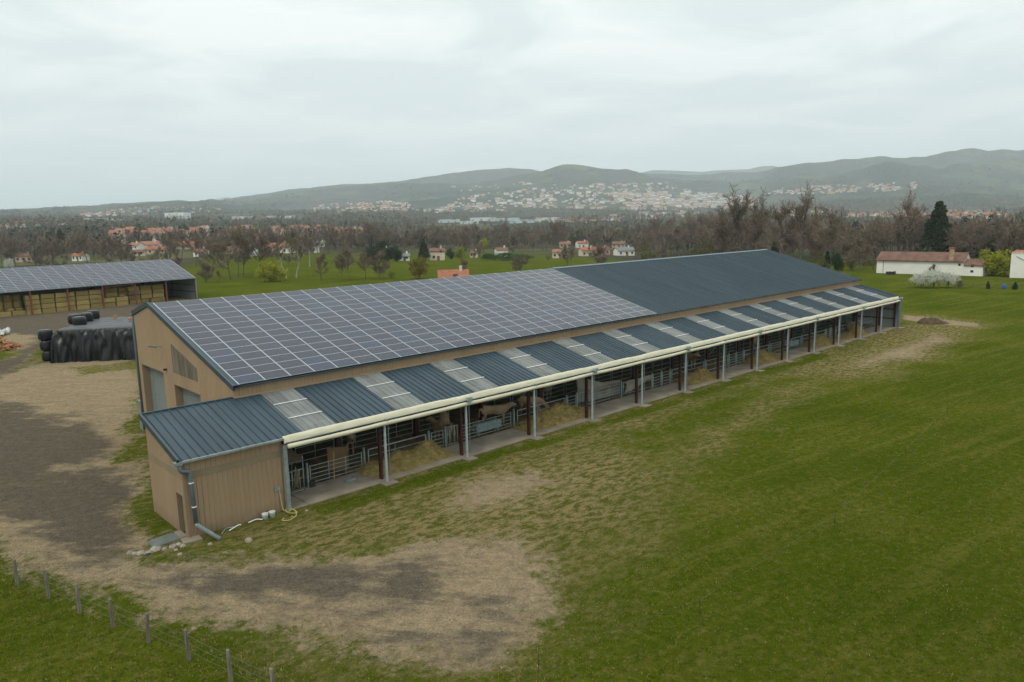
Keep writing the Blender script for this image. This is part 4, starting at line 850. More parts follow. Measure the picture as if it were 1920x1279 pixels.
for a, c in zip(yy[:-1], yy[1:]):
    za = EV-.1+(RG-EV)*(1-abs(a-HD)/HD); zc = EV-.1+(RG-EV)*(1-abs(c-HD)/HD); off = .04 if int(a*4) % 2 else 0
    ms.add([(.1+off, a, 0), (.1+off, c, 0), (.1+off, c, zc), (.1+off, a, za)], [(0, 1, 2, 3)])
ms.build('end_wall', mGreyW, hb); bk = MB(); bk.box(-HL, .08, HD*2-.05, HD*2+.05, 0, EV-.05); bk.build('rear_wall', mGreyW, hb)
b = MB(); 
for z in (1.4, 2.8): b.beam((0.02, .2, z), (0.02, HD*2-.2, z), .06, .12)
b.build('side_rail', mRed, hb); MB().box(-.04, .16, -.40, -.20, 0, EV-.1).build('downpipe', mGalv, hb)
o = MB().add([(-HL, -.2, .012), (.05, -.2, .012), (.05, HD*2, .012), (-HL, HD*2, .012)], [(0, 1, 2, 3)]).build('hay_barn_floor', nmat('dusty_floor', (.16, .115, .06), (.22, .165, .09), .6, .95, coord='World')); o.location = H0; o.rotation_euler = (0, 0, HB); tag(o, kind='structure')
# square bales, each a rounded block with twine grooves
mBale = nmat('straw_bale', (.27, .195, .062), (.41, .315, .125), 3.5, .95, rnd=.26, bump=.9, bscale=16, stretch=(1, 1, 3))
def bale_mesh(w, d, h, seed):
    r = np.random.default_rng(seed); nx, ny, nz = 9, 5, 4; mb = MB(); idx = {}
    def pt(i, j, k):
        if (i, j, k) in idx: return idx[(i, j, k)]
        p = np.array([(i/nx-.5)*w, (j/ny)*d, (k/nz)*h]); q = np.array([i/nx*2-1, j/ny*2-1, k/nz*2-1])
        e = (np.abs(q) > .99).sum(); s = .975 if e >= 2 else 1.0
        c = np.array([0, d/2, h/2]); p = c+(p-c)*s*(1+(r.random(3)-.5)*.035)*(1-.018*(i % 3 == 0)); idx[(i, j, k)] = len(mb.v); mb.v.append(tuple(p)); return idx[(i, j, k)]
    def q4(*a): mb.f.append(tuple(pt(*x) for x in a)); mb.m.append(0)
    for i in range(nx):
        for k in range(nz): q4((i,0,k),(i+1,0,k),(i+1,0,k+1),(i,0,k+1)); q4((i,ny,k),(i,ny,k+1),(i+1,ny,k+1),(i+1,ny,k))
        for j in range(ny): q4((i,j,nz),(i+1,j,nz),(i+1,j+1,nz),(i,j+1,nz)); q4((i,j,0),(i,j+1,0),(i+1,j+1,0),(i+1,j,0))
    for j in range(ny):
        for k in range(nz): q4((0,j,k),(0,j,k+1),(0,j+1,k+1),(0,j+1,k)); q4((nx,j,k),(nx,j+1,k),(nx,j+1,k+1),(nx,j,k+1))
    return mb.mesh('straw_bale', mBale)
bm_ = [bale_mesh(2.22, 1.15, .80, s) for s in range(5)]; br_ = []
for s in range(2):
    m_ = MB(); n = 20; r = np.random.default_rng(s)
    m_.tube([(0, 0, 0), (0, 0, .06), (0, 0, .3), (0, 0, .6), (0, 0, .9), (0, 0, 1.15), (0, 0, 1.2)], [.66, .73, .735, .73, .735, .73, .66], n); br_.append(m_.mesh('round_bale', mBale, True))
ROW = ['bottom', 'second', 'third', 'fourth', 'topmost']; BAYN = ['end', 'second', 'third', 'portal', 'fifth', 'sixth', 'seventh', 'eighth', 'ninth']
def hpt(x, y, z): return H0+HA*x+HN*y+np.array([0, 0, z])
def stack(bay, cols, rows_, y, xoff=0, skip=(), kind='square straw bale'):
    for c in range(cols):
        for r in range(rows_):
            if (c, r) in skip: continue
            x = -6*bay-xoff-1.35-c*2.36+random.uniform(-.06, .06)
            o = place('straw_bale', random.choice(bm_), None, tuple(hpt(x, y+random.uniform(-.12, .12), r*.865)), HB+random.uniform(-.03, .03))
            tag(o, f'{kind}, {ROW[r]} layer, stack {c+1 if cols > 2 else ["nearer", "farther"][c] } in the {BAYN[bay]} bay of the hay barn'.replace('stack 1', 'right stack').replace('stack 2', 'middle stack').replace('stack 3', 'left stack').replace('stack nearer', 'right stack').replace('stack farther', 'left stack'), 'bale', 'square bales in the hay barn')
stack(1, 3, 4, 1.9, -.6); stack(2, 2, 2, .6, 1.0, (), 'low front straw bale'); stack(2, 3, 4, 2.6, -.3); stack(3, 3, 4, .75, -.4); stack(4, 3, 4, .4, -.5); stack(5, 2, 1, 1.0, .3); stack(6, 3, 4, 1.2, -.4); stack(7, 3, 4, 1.2, -.4)
for c in range(4):
    for r in range(3):
        o = place('round_bale', br_[(c+r) % 2], None, tuple(hpt(-31.1-c*1.48-(.2 if r else 0), 3.0, r*1.2))); tag(o, f'round straw bale on end, {ROW[r]} of the {["first", "second", "third", "fourth"][c]} column in the sixth hay barn bay', 'bale', 'round bales in the hay barn')
o = place('straw_bale', bm_[1], None, tuple(hpt(-7.6, 1.0, 0)), HB+.1); tag(o, 'single square bale lying loose at the front of the second bay', 'bale', 'square bales in the hay barn')
mTool = nmat('orange_net', (.45, .12, .05), (.3, .2, .15), 6, .8)
o = MB().tube([tuple(hpt(-14.6, .9, 1.82)), tuple(hpt(-14.2, 1.0, 1.95)), tuple(hpt(-13.6, .9, 1.85))], [.1, .2, .1], 7).build('net_roll', mTool); tag(o, 'reddish roll of netting lying on the low bales in the third hay barn bay', 'net')
o = MB().tube([tuple(hpt(-12.4, 1.0, 1.80)), tuple(hpt(-11.9, 1.1, 2.0)), tuple(hpt(-11.0, 1.0, 1.85))], [.15, .28, .12], 7).build('folded_tarpaulin', nmat('slate_plastic', (.06, .075, .085), None, 1, .5)); tag(o, 'dark folded tarpaulin on the low bales in the third hay barn bay', 'tarpaulin')

# ------------------------------------------------------------------ silage clamp under black sheet, wrapped bales
def film(name, c1, c2, rough):
    return nmat(name, c1, c2, 1.2, rough, spec=.3, bump=.6, bscale=2.5, coord='World')
mFilm = film('black_silage_film', (.006, .007, .007), (.014, .016, .017), .30); mFilmT = film('grey_film_top', (.035, .040, .042), (.075, .082, .082), .5)  # top of the sheet is a lighter grey than its black sides
S0 = np.array([2.25, 60.3]); SA = np.array([.81, -.586]); SB = np.array([.513, .859]); SLEN, SDEP, SH = 15.0, 12.5, 3.45
def silage():
    n1, n2 = 130, 96; U, V = np.meshgrid(np.linspace(-.05, 1.05, n1), np.linspace(-.12, 1.0, n2), indexing='ij')
    a = np.clip(U, 0, 1)*SLEN; b = np.clip(V, 0, 1)*SDEP
    fold = fbm(U*34+V*22, V*9+3, 4); fold2 = fbm(U*11+V*4, V*9, 3)
    # arc length over the front edge: V<0.1 is the vertical skirt
    vs_ = np.clip((V+.12)/.155, 0, 1); us_ = np.clip((U+.05)/.085, 0, 1)
    sk = np.minimum(vs_, us_)
    prof = 1-(1-np.clip(sk*1.02, 0, 1))**2.6*1.0; prof = np.clip(prof, 0, 1)
    zz = SH*prof+(fbm(U*6, V*6, 3)-.5)*.12*sk+ .25*np.exp(-((V-.1)/.3)**2)*sk
    out = (1-sk)**1.3*.75
    drape_ = (1-vs_)**.7*(1.15*(fold-.5)+.30*np.abs(np.sin(U*70+9*fold2+V*60*(fbm(U*5, U*0, 2)-.5)))**1.5)+.12*(fold2-.5)*vs_*(1-vs_)*4
    P = S0[None, None, :]+a[..., None]*SA+(b-out*.9-drape_*1.0)[..., None]*SB-(np.where(us_ < 1, (1-us_)*.55+.35*(1-us_)*(fbm(V*60, U*4, 3)-.5), 0))[..., None]*SA
    zz = np.maximum(zz*(1-.0*fold), .015)
    zz = zz+sk*(fold2-.5)*.10
    Pt = np.concatenate([P, zz[..., None]], -1).reshape(-1, 3); i = np.arange(n1-1)[:, None]*n2; j = np.arange(n2-1)[None, :]
    F = np.stack([i+j, i+n2+j, i+n2+j+1, i+j+1], -1).reshape(-1, 4)
    top = ((V > .02) & (U > .035)).reshape(-1); fm = top[F].all(1).astype(int)
    e = empty('silage_clamp', (*S0, 0)); tag(e, 'silage heap covered with folded black plastic sheet beside the barn', 'silage heap')
    keep = fm == 0; c = np.array([*S0, 0])
    place('side_sheet', npmesh('side_sheet', Pt-c, F[keep], mFilm, True), e); place('top_sheet', npmesh('top_sheet', Pt-c, F[~keep], mFilmT, True), e)
    return e
silage()
def wrapped_mesh(seed):
    r = np.random.default_rng(seed); m_ = MB(); prof = [(.0, .42), (.03, .58), (.12, .70), (.3, .745), (.62, .75), (.95, .735), (1.12, .68), (1.2, .56), (1.22, .38)]
    m_.tube([(0, 0, z) for z, _ in prof], [q for _, q in prof], 18); V = np.array(m_.v); V[:, :2] *= (1+(fbm(np.arctan2(V[:, 1], V[:, 0])*2+9+seed, V[:, 2]*4, 3)-.5)*.16)[:, None]; m_.v = [tuple(p) for p in V]; return m_.mesh('wrapped_bale', mFilm, True)
wb = [wrapped_mesh(s) for s in range(3)]
def wbale(x, y, z, i, label, rz=0, s=1.0): o = place('wrapped_bale', wb[i % 3], None, (x, y, z), rz, s); tag(o, label, 'bale', 'black wrapped bales by the silage heap')
P = S0-SA*1.35+SB*.9
for i, w_ in enumerate(('bottom', 'middle', 'top')): wbale(P[0]-i*.06, P[1], i*1.2, i, f'black wrapped round bale, {w_} of the three stacked at the silage heap corner', i)
def top_at(u, v, z): return atz(u, v, z)
for (u, v, l) in ((150, 611, 'nearest large black wrapped bale on top of the silage heap'), (163, 603, 'middle black wrapped bale on top of the silage heap'), (175, 598, 'farthest black wrapped bale on top of the silage heap'), (141, 606, 'black wrapped bale half hidden behind the nearest one on the heap')):
    q = top_at(u, v, SH-.05); wbale(q[0], q[1], SH-.15, u, l, u, 1.0)
q = atz(200, 672); wbale(q[0], q[1], .0, 1, 'black wrapped bale standing alone before the silage sheet', 1.0, .95)
mOr = nmat('orange_brick', (.42, .13, .05), (.5, .18, .08), 4, .85)
for i, (u, v, z, l) in enumerate(((167, 598, SH+.05, 'orange brick holding the sheet beside the wrapped bales'), (216, 596, SH+.15, 'orange brick in the middle of the sheet top'), (243, 600, SH+.15, 'orange brick on the sheet top nearest the gable'), (103, 674, .0, 'orange brick on the ground at the foot of the bale stack'))):
    q = atz(u, v, z); o = MB().box(-.3, .3, -.14, .14, 0, .24).build('brick', mOr, None, False, tuple(q)); o.name = 'hollow_brick'; o.rotation_euler = (0, 0, i*.4+.3); tag(o, l, 'brick', 'orange bricks weighting the sheet')
# rubble heap of split logs and tiles by the track
q = atz(2, 655); e = empty('log_pile', (q[0]-.8, q[1]+.4, 0)); tag(e, 'heap of reddish split logs beside the gravel track', 'log pile')
lm = nmat('split_log', (.26, .10, .05), (.46, .24, .13), 2, .9, rnd=.3); wl = nmat('pale_rubble', (.5, .5, .5), (.62, .62, .6), 3, .9)
lmesh = [MB().beam((-.28, 0, 0), (.28, .03, 0), .16, .12).mesh('log', lm), MB().add([(-.3, -.1, -.06), (-.3, .1, -.06), (-.3, 0, .1), (.3, -.1, -.06), (.3, .1, -.06), (.3, 0, .1)], [(0, 1, 2), (5, 4, 3), (0, 3, 4, 1), (1, 4, 5, 2), (2, 5, 3, 0)]).mesh('log', lm)]
for i in range(290):
    a = random.random()*6.28; rr = random.random()**.7; hgt = 1.75*(1-rr)
    o = place('log', random.choice(lmesh), e, (math.cos(a)*rr*3.2, math.sin(a)*rr*2.6, max(.06, hgt*random.uniform(.75, 1.05))), 0, random.uniform(.8, 1.25), (random.uniform(-.5, .5), random.uniform(-.5, .5), random.random()*6.28))
for i in range(14):
    P = atz(random.uniform(-6, 16), random.uniform(622, 629)); o = MB().beam((-.3, 0, 0), (.3, 0, .05), .4, .35).build('concrete_lump', wl, None, False, (P[0], P[1], random.uniform(.1, .5))); o.rotation_euler = (random.random(), random.random(), random.random()*6); tag(o, 'pale broken concrete lump behind the log heap', 'rubble', 'concrete lumps behind the log heap')

# ------------------------------------------------------------------ wire fence in the near corner
FP = [(32, 1097, 1047), (92, 1122, 1065), (150, 1150, 1091), (212, 1177, 1119), (279, 1206, 1147), (355, 1238, 1177), (433, 1278, 1213), (515, 1316, 1250)]
mPost = nmat('weathered_post', (.12, .10, .08), (.22, .19, .155), 3, .95, bump=.6, bscale=14, stretch=(4, 4, .6), rnd=.15)
fe = empty('wire_fence', (*atz(212, 1177)[:2], 0)); tag(fe, 'old wire fence with grey wooden posts at the edge of the gravel lane', 'fence'); fo = np.array(fe.location); tops = []
for i, (u, v, vt) in enumerate(FP):
    P = atz(u, v); h = (v-vt)/1385*depth(P)*1.03; lx, ly = random.uniform(-.06, .06), random.uniform(-.08, .04)
    m_ = MB().tube([(0, 0, -.2), (lx*.4, ly*.4, h*.5), (lx, ly, h-.03), (lx, ly, h)], [.075, .066, .062, .052], 7); V = [(p[0]*(1+random.uniform(-.06, .06)), p[1], p[2]) for p in m_.v]; m_.v = V
    o = m_.build('post', mPost, fe); o.location = P-fo; tops.append((P-fo, h, lx, ly))
P = atz(-30, 1075); tops.insert(0, (P-fo, 1.2, 0, 0)); mw = nmat('wire', (.16, .18, .17), None, 1, .5, .6)
for fz in (.36, .62, .86):
    for (A, ha, ax, ay), (B, hb_, bx_, by_) in zip(tops[:-1], tops[1:]):
        a = A+np.array([ax*fz, ay*fz-.07, ha*fz]); b = B+np.array([bx_*fz, by_*fz-.07, hb_*fz]); MB().tube([a, (a+b)/2-np.array([0, 0, .04]), b], .0045, 4).build('wire', mw, fe)

# ------------------------------------------------------------------ small things round the annex
def bucket(u, v, label):
    P = aty(u, v, -.42); e = empty('bucket', (P[0], -.42, 0)); tag(e, label, 'bucket', 'white buckets by the annex wall')
    MB().tube([(0, 0, 0), (0, 0, .28), (0, 0, .30)], [.13, .165, .175], 14).build('pail', mWhite, e, True); MB().tube([(0, 0, .301), (0, 0, .303)], .15, 14).build('contents', nmat('grey_water', (.5, .5, .48), None), e)
    MB().tube([(-.17, 0, .28), (-.1, -.12, .2), (.1, -.12, .2), (.17, 0, .28)], .006, 5).build('handle', mGalv, e); MB().box(-.05, .05, -.152, -.147, .1, .2).build('printed_mark', nmat('green_print', (.1, .3, .22), None), e)
bucket(498, 978, 'left white plastic bucket at the foot of the annex wall'); bucket(511, 972, 'right white plastic bucket, nearer the yellow hose'); 
mHose = nmat('yellow_hose', (.45, .36, .12), (.5, .42, .18), 3, .5)
hx = -.33; hp = [(hx, -.05, 1.28), (hx, -.10, 1.2), (hx+.05, -.12, .6), (hx+.1, -.2, .1), (hx+.3, -.45, .03), (hx+.55, -.25, .04), (hx+.5, -.9, .03), (hx+.15, -.6, .05), (hx+.25, -.2, .12), (hx+.55, -.5, .04), (hx+.3, -1.2, .03), (hx-.2, -1.5, .03), (hx-.5, -1.3, .03), (hx-.3, -1.05, .03)]
def spline(p, n=6):
    p = [np.array(q, float) for q in p]; out = []
    for i in range(len(p)-1):
        a, b, c, d = p[max(i-1, 0)], p[i], p[i+1], p[min(i+2, len(p)-1)]
        for t in np.linspace(0, 1, n, endpoint=False): out.append(.5*((2*b)+(-a+c)*t+(2*a-5*b+4*c-d)*t*t+(-a+3*b-3*c+d)*t**3))
    return out+[p[-1]]
o = MB().tube(spline(hp), .022, 6).build('garden_hose', mHose, None, True); tag(o, 'yellow garden hose hanging from the tap and coiled on the grass', 'hose')
tp = empty('water_tap', (-.33, -.03, 1.25)); tag(tp, 'tap on a square backing plate beside the open bay', 'tap'); MB().box(-.22, .14, -.02, .0, -.12, .12).build('plate', mGalv, tp); MB().tube([(0, 0, 0), (0, -.1, 0), (0, -.1, -.08)], .02, 6).build('spout', mGalv, tp)
for i, (pp, l) in enumerate((([(430, 995), (446, 985), (452, 984)], 'white plastic pipe lying beside the buckets at the wall'), ([(466, 980), (480, 974), (492, 974)], 'bent white pipe behind the left bucket'), ([(416, 1001), (424, 991), (441, 988)], 'pale metal tube lying at the annex wall near the downpipe'))):
    o = MB().tube(spline([tuple(atz(u, v, .05)) for u, v in pp], 5), .028, 6).build('loose_pipe', mWhite if i < 2 else mGalv, None, True); tag(o, l, 'pipe', 'pipes lying by the annex wall')
pts = [atz(u, v)[:2] for u, v in ((275, 1017), (322, 999), (340, 1010), (289, 1028))]
o = MB().add([(*p, .035) for p in pts]+[(*p, -.05) for p in pts], [(3, 2, 1, 0), (0, 1, 5, 4), (1, 2, 6, 5), (2, 3, 7, 6), (3, 0, 4, 7)]).build('steel_cover', nmat('green_grey_plate', (.085, .105, .09), (.13, .15, .13), 2, .6, coord='World')); tag(o, 'flat green-grey cover plate on the ground by the annex door', 'cover')
pts = [atz(u, v)[:2] for u, v in ((338, 1010), (372, 1003), (380, 1012), (344, 1021))]
o = MB().add([(*p, .05) for p in pts]+[(*p, -.05) for p in pts], [(3, 2, 1, 0), (0, 1, 5, 4), (1, 2, 6, 5), (2, 3, 7, 6), (3, 0, 4, 7)]).build('concrete_pad', mConc); tag(o, 'small concrete pad under the downpipe corner of the annex', 'pad')
def rock_mesh(seed):
    r = np.random.default_rng(seed); m_ = MB().tube([(0, 0, -.4), (0, 0, -.2), (0, 0, .3), (0, 0, .6)], [.5, .85, .75, .25], 7); m_.v = [tuple(np.array(p)*r.uniform(.75, 1.2, 3)) for p in m_.v]; return m_.mesh('stone', mStone)
mStone = nmat('pale_stone', (.20, .17, .13), (.33, .29, .235), 3, .9, rnd=.25, bump=.5, bscale=8)
rk = [rock_mesh(s) for s in range(5)]
for i, (u, v, s) in enumerate([(245, 1037, .2), (253, 1039, .17), (263, 1038, .22), (272, 1038, .16), (280, 1037, .2), (291, 1031, .27), (298, 1029, .2), (308, 1030, .16), (324, 1026, .22), (335, 1022, .18), (343, 1024, .16), (394, 1021, .15), (466, 1014, .24), (337, 1040, .13), (575, 958, .12), (548, 969, .08), (330, 1032, .12)]):
    P = atz(u, v); o = place('stone', rk[i % 5], None, (P[0], P[1], s*.15), i*1.3, (s, s, s*.8)); tag(o, 'pale stone lying in the row beside the cover plate' if i < 11 else f'single pale stone on the grass, {["below the downpipe mouth", "large one near the buckets", "beside the lane edge", "by the open bay corner", "smallest, by the hose", "between the row and the lane"][i-11]}', 'stone', 'stones in a row by the cover plate' if i < 11 else None)
o = place('stone', rk[0], None, tuple(atz(278, 1040)), .4, (.2, .16, .12)); o.data = o.data.copy(); o.data.materials.clear(); o.data.materials.append(mDark); tag(o, 'black lump among the pale stones of the row', 'stone')
# dung heap beyond the far end
P = atz(1750, 606); m_ = MB(); n1, n2 = 30, 16; U, V = np.meshgrid(np.linspace(-1, 1, n1), np.linspace(-1, 1, n2), indexing='ij'); Z = np.clip(1-U**2*.9-V**2, 0, 1)**.8*(.75-.45*U)*.85*(.6+.9*fbm(U*4+8, V*4, 3))-.02
Q = np.stack([U*2.0*RH[0]+V*1.3*FH[0], U*2.0*RH[1]+V*1.3*FH[1], Z], -1).reshape(-1, 3); i = np.arange(n1-1)[:, None]*n2; j = np.arange(n2-1)[None, :]
o = place('dung_heap', npmesh('dung_heap', Q, np.stack([i+j, i+n2+j, i+n2+j+1, i+j+1], -1).reshape(-1, 4), nmat('dark_dung', (.035, .022, .012), (.09, .06, .03), 2, .95, bump=.8, bscale=6), True), None, tuple(P)); tag(o, 'dark brown dung heap on the grass beyond the far end of the barn', 'dung heap')
# oil tank box by the rear corner of the gable
P = atx(265, 770, -1.5); e = empty('fuel_cabinet', (.05, YB+.75, 0)); tag(e, 'grey cabinet half hidden behind the rear corner of the gable', 'cabinet'); MB().box(-.4, .4, -.4, .4, 0, 2.1).build('housing', mDG, e); MB().box(-.43, .43, -.43, .43, 2.1, 2.2).build('lid', mPipe, e)

# ------------------------------------------------------------------ thin electric fence across the pasture
ef = empty('electric_fence', (*atz(1565, 985)[:2], 0)); tag(ef, 'thin electric fence of slender stakes and one string across the green pasture', 'fence'); fo = np.array(ef.location)
tp_ = []
for (u, v) in ((1010, 1262), (1312, 1158), (1565, 992), (1698, 862), (1776, 780), (1880, 716), (2010, 640)):
    P = atz(u, v); tp_.append(P-fo+np.array([0, 0, .72])); MB().tube([P-fo, P-fo+np.array([.01, .02, .75])], .011, 5).build('stake', mDark, ef)
for a, b in zip(tp_[:-1], tp_[1:]): MB().tube([a, (a+b)/2-np.array([0, 0, .05]), b], .0022, 4).build('string', mw, ef)
# ------------------------------------------------------------------ trees
mBark = nmat('grey_bark', (.075, .06, .047), (.13, .105, .083), 3, .95, coord='World'); mTwig = nmat('brown_twigs', (.135, .10, .072), (.21, .16, .118), .6, .95, coord='World', rnd=.15)
mBirch = nmat('pale_bark', (.30, .28, .25), (.42, .40, .37), 2, .9, coord='World')
def leafmat(name, a, b, rnd=.1):
    m = nmat(name, a, b, 1.2, .8, coord='World', rnd=rnd, spec=.2); t = m.node_tree; p = t.nodes['Principled BSDF']
    tr = t.nodes.new('ShaderNodeBsdfTranslucent'); mx_ = t.nodes.new('ShaderNodeMixShader'); mx_.inputs[0].default_value = .25; l = p.inputs['Base Color'].links[0].from_socket
    t.links.new(l, tr.inputs[0]); t.links.new(p.outputs[0], mx_.inputs[1]); t.links.new(tr.outputs[0], mx_.inputs[2]); t.links.new(mx_.outputs[0], t.nodes['Material Output'].inputs[0]); return m
mWil = leafmat('willow_leaf', (.19, .21, .010), (.32, .32, .03)); mYel = leafmat('young_yellow_leaf', (.15, .12, .018), (.23, .18, .04)); mCon = leafmat('conifer_needles', (.018, .030, .013), (.048, .068, .028)); mEvg = leafmat('evergreen_leaf', (.014, .030, .010), (.035, .06, .02))
mHed = leafmat('hedge_leaf', (.03, .06, .012), (.06, .10, .02)); mBlo = leafmat('white_blossom', (.42, .43, .36), (.66, .67, .60)); mOli = leafmat('olive_bud', (.085, .078, .022), (.13, .12, .035))
def unit(v): return v/np.linalg.norm(v)
def bare_proto(seed, wid=.42, fork=.25, mb=None, tw=.0042, dense=1.0):
    r = np.random.default_rng(seed); T = MB(); tv = []; up = np.array([0, 0, 1.0])
    def ribbon(a, b, w):
        d = b-a; s = np.cross(d, r.normal(0, 1, 3)); s = s/np.linalg.norm(s)*w; tv.append((a-s, a+s, b+s*.25, b-s*.25))
    def bend(p, d, L_, n, k, lift):
        pts = [p]; 
        for i in range(n): d = unit(d+r.normal(0, k, 3)+up*lift); p = p+d*L_/n; pts.append(p)
        return pts, d
    tr, d = bend(np.zeros(3), up, .80, 8, .12, .10); T.tube(tr, list(np.linspace(.019, .004, 9)), 7, cap=False)
    for i in range(int(11*dense)):
        t = fork+(.78-fork)*(i+r.random())/int(11*dense); k = min(t/.80*8, 7.99); j = int(k); p = tr[j]+(tr[min(j+1, 8)]-tr[j])*(k-j)
        a = r.random()*6.28+i*2.4; o = np.array([math.cos(a), math.sin(a), 0]); L1 = wid*(1.02-.62*(t-fork))*r.uniform(.75, 1.1)
        b1, d1 = bend(p, unit(o*(.95-.5*t)+up*(.35+.6*t)), L1, 4, .16, .10); T.tube(b1, list(np.linspace(.0085, .003, 5)), 5, cap=False)
        for i2 in range(7):
            q = b1[0]+(b1[-1]-b1[0])*0; kk = (.25+.75*(i2+r.random())/7)*4; jj = min(int(kk), 3); q = b1[jj]+(b1[jj+1]-b1[jj])*(kk-jj)
            b2, d2 = bend(q, unit(d1*.6+r.normal(0, .55, 3)+up*.25), L1*r.uniform(.32, .55), 3, .18, .08); T.tube(b2, [.004, .003, .0025, .0018], 4, cap=False)
            for i3 in range(8):
                jj = r.integers(0, 3); q3 = b2[jj]+(b2[jj+1]-b2[jj])*r.random(); e3 = q3+unit(d2*.7+r.normal(0, .6, 3)+up*.25)*L1*r.uniform(.18, .34); ribbon(q3, e3, tw)
                for i4 in range(4): q4 = q3+(e3-q3)*r.random(); ribbon(q4, q4+unit((e3-q3)/np.linalg.norm(e3-q3)*.7+r.normal(0, .6, 3))*L1*r.uniform(.10, .2), tw*.75)
    V = np.array(tv).reshape(-1, 3); return T.mesh('trunk', mb or mBark, True), npmesh('crown', V, np.arange(len(V)).reshape(-1, 4), mTwig)
def leaf_proto(seed, n, shape, size, mat, trunk=True, mb=None):
    """crown of small leaf faces gathered in clumps; shape(r, n) gives clump centres and radii"""
    r = np.random.default_rng(seed); C, Rr = shape(r); T = MB(); T.tube([(0, 0, 0), (.01, 0, .25), (0, .01, .6)], [.028, .02, .008], 6)
    for c in C[::max(1, len(C)//14)]: T.tube([(0, 0, .15+.2*r.random()), tuple(c*np.array([.5, .5, .8])), tuple(c)], [.01, .006, .002], 4)
    i = r.integers(0, len(C), n); d = r.normal(0, 1, (n, 3)); d /= np.linalg.norm(d, axis=1)[:, None]; P = C[i]+d*(Rr[i]*r.random(n)**.4)[:, None]
    a = r.normal(0, 1, (n, 3)); a /= np.linalg.norm(a, axis=1)[:, None]; b = np.cross(a, r.normal(0, 1, (n, 3))); b /= np.linalg.norm(b, axis=1)[:, None]; s = size*r.uniform(.6, 1.4, n)[:, None]
    V = np.stack([P-a*s-b*s*.6, P+a*s-b*s*.6, P+a*s+b*s*.6, P-a*s+b*s*.6], 1).reshape(-1, 3); V[:, 2] = np.maximum(V[:, 2], .005)
    return T.mesh('trunk', mb or mBark, True), npmesh('crown', V, np.arange(n*4).reshape(-1, 4), mat)
def sh_round(w, lo, k=34, cr=.13):
    def f(r):
        d = r.normal(0, 1, (k, 3)); d /= np.linalg.norm(d, axis=1)[:, None]; d *= (r.random(k)**.35)[:, None]; c = d*np.array([w, w, (1-lo)/2*.85])+np.array([0, 0, (1+lo)/2]); return c, cr*r.uniform(.6, 1.25, k)
    return f
def sh_cone(w, k=70):
    def f(r):
        t = r.random(k)**.8; a = r.random(k)*6.28; rad = w*(1-t)**.8*(.35+.65*r.random(k)**.5); return np.stack([np.cos(a)*rad, np.sin(a)*rad, .08+.88*t], 1), .035+.07*(1-t)
    return f
PR = {}
for i in range(4): PR['bare%d' % i] = bare_proto(20+i, .40+.05*i, .2+.05*i)
PR['tall0'] = bare_proto(41, .24, .3); PR['tall1'] = bare_proto(42, .2, .35, mBirch)
PR['shrub'] = bare_proto(51, .6, .05, dense=1.4, tw=.006)
PR['willow'] = leaf_proto(1, 5200, sh_round(.58, -.02, 60, .17), .02, mWil); PR['olive'] = leaf_proto(2, 2600, sh_round(.34, .0, 50, .13), .018, mYel); PR['conifer'] = leaf_proto(3, 6500, sh_cone(.27, 120), .016, mCon)
PR['evergreen'] = leaf_proto(4, 3600, sh_round(.5, .02, 40, .2), .022, mEvg); PR['blossom'] = leaf_proto(5, 3800, sh_round(.75, .22, 60, .17), .018, mBlo); PR['bud'] = leaf_proto(6, 1500, sh_round(.42, .2, 44, .14), .014, mOli)
PR['slimcon'] = leaf_proto(7, 2600, sh_cone(.16, 70), .018, mCon); PR['hedge'] = leaf_proto(8, 2600, sh_round(.9, .0, 40, .3), .03, mHed)
WHAT = {'bare': 'bare brown', 'tall': 'slender bare', 'shru': 'leafless bushy', 'will': 'bright yellow-green', 'oliv': 'olive-yellow', 'coni': 'dark conical', 'ever': 'dark evergreen', 'blos': 'white-blossoming', 'bud': 'budding olive', 'slim': 'narrow dark', 'hedg': 'clipped green'}
def tree(u, v, vt, kind, label, wid=1.0, group='trees beyond the barn', cat='tree', name=None):
    P = g1(u, v)
    if not np.isfinite(P[0]): return
    h = max((v-vt)/FPX*depth(P), .6)*1.02; nm = name or {'coni': 'conifer_tree', 'slim': 'conifer_tree', 'ever': 'evergreen_tree', 'will': 'willow_tree', 'blos': 'blossom_tree', 'hedg': 'hedge'}.get(kind[:4], 'bare_tree')
    e = empty(nm, (P[0], P[1], P[2]-.1), random.random()*6.28, (h*wid, h*wid, h)); tag(e, label, cat, group); tr, cr = PR[kind]; place('trunk', tr, e); place('crown', cr, e); return e
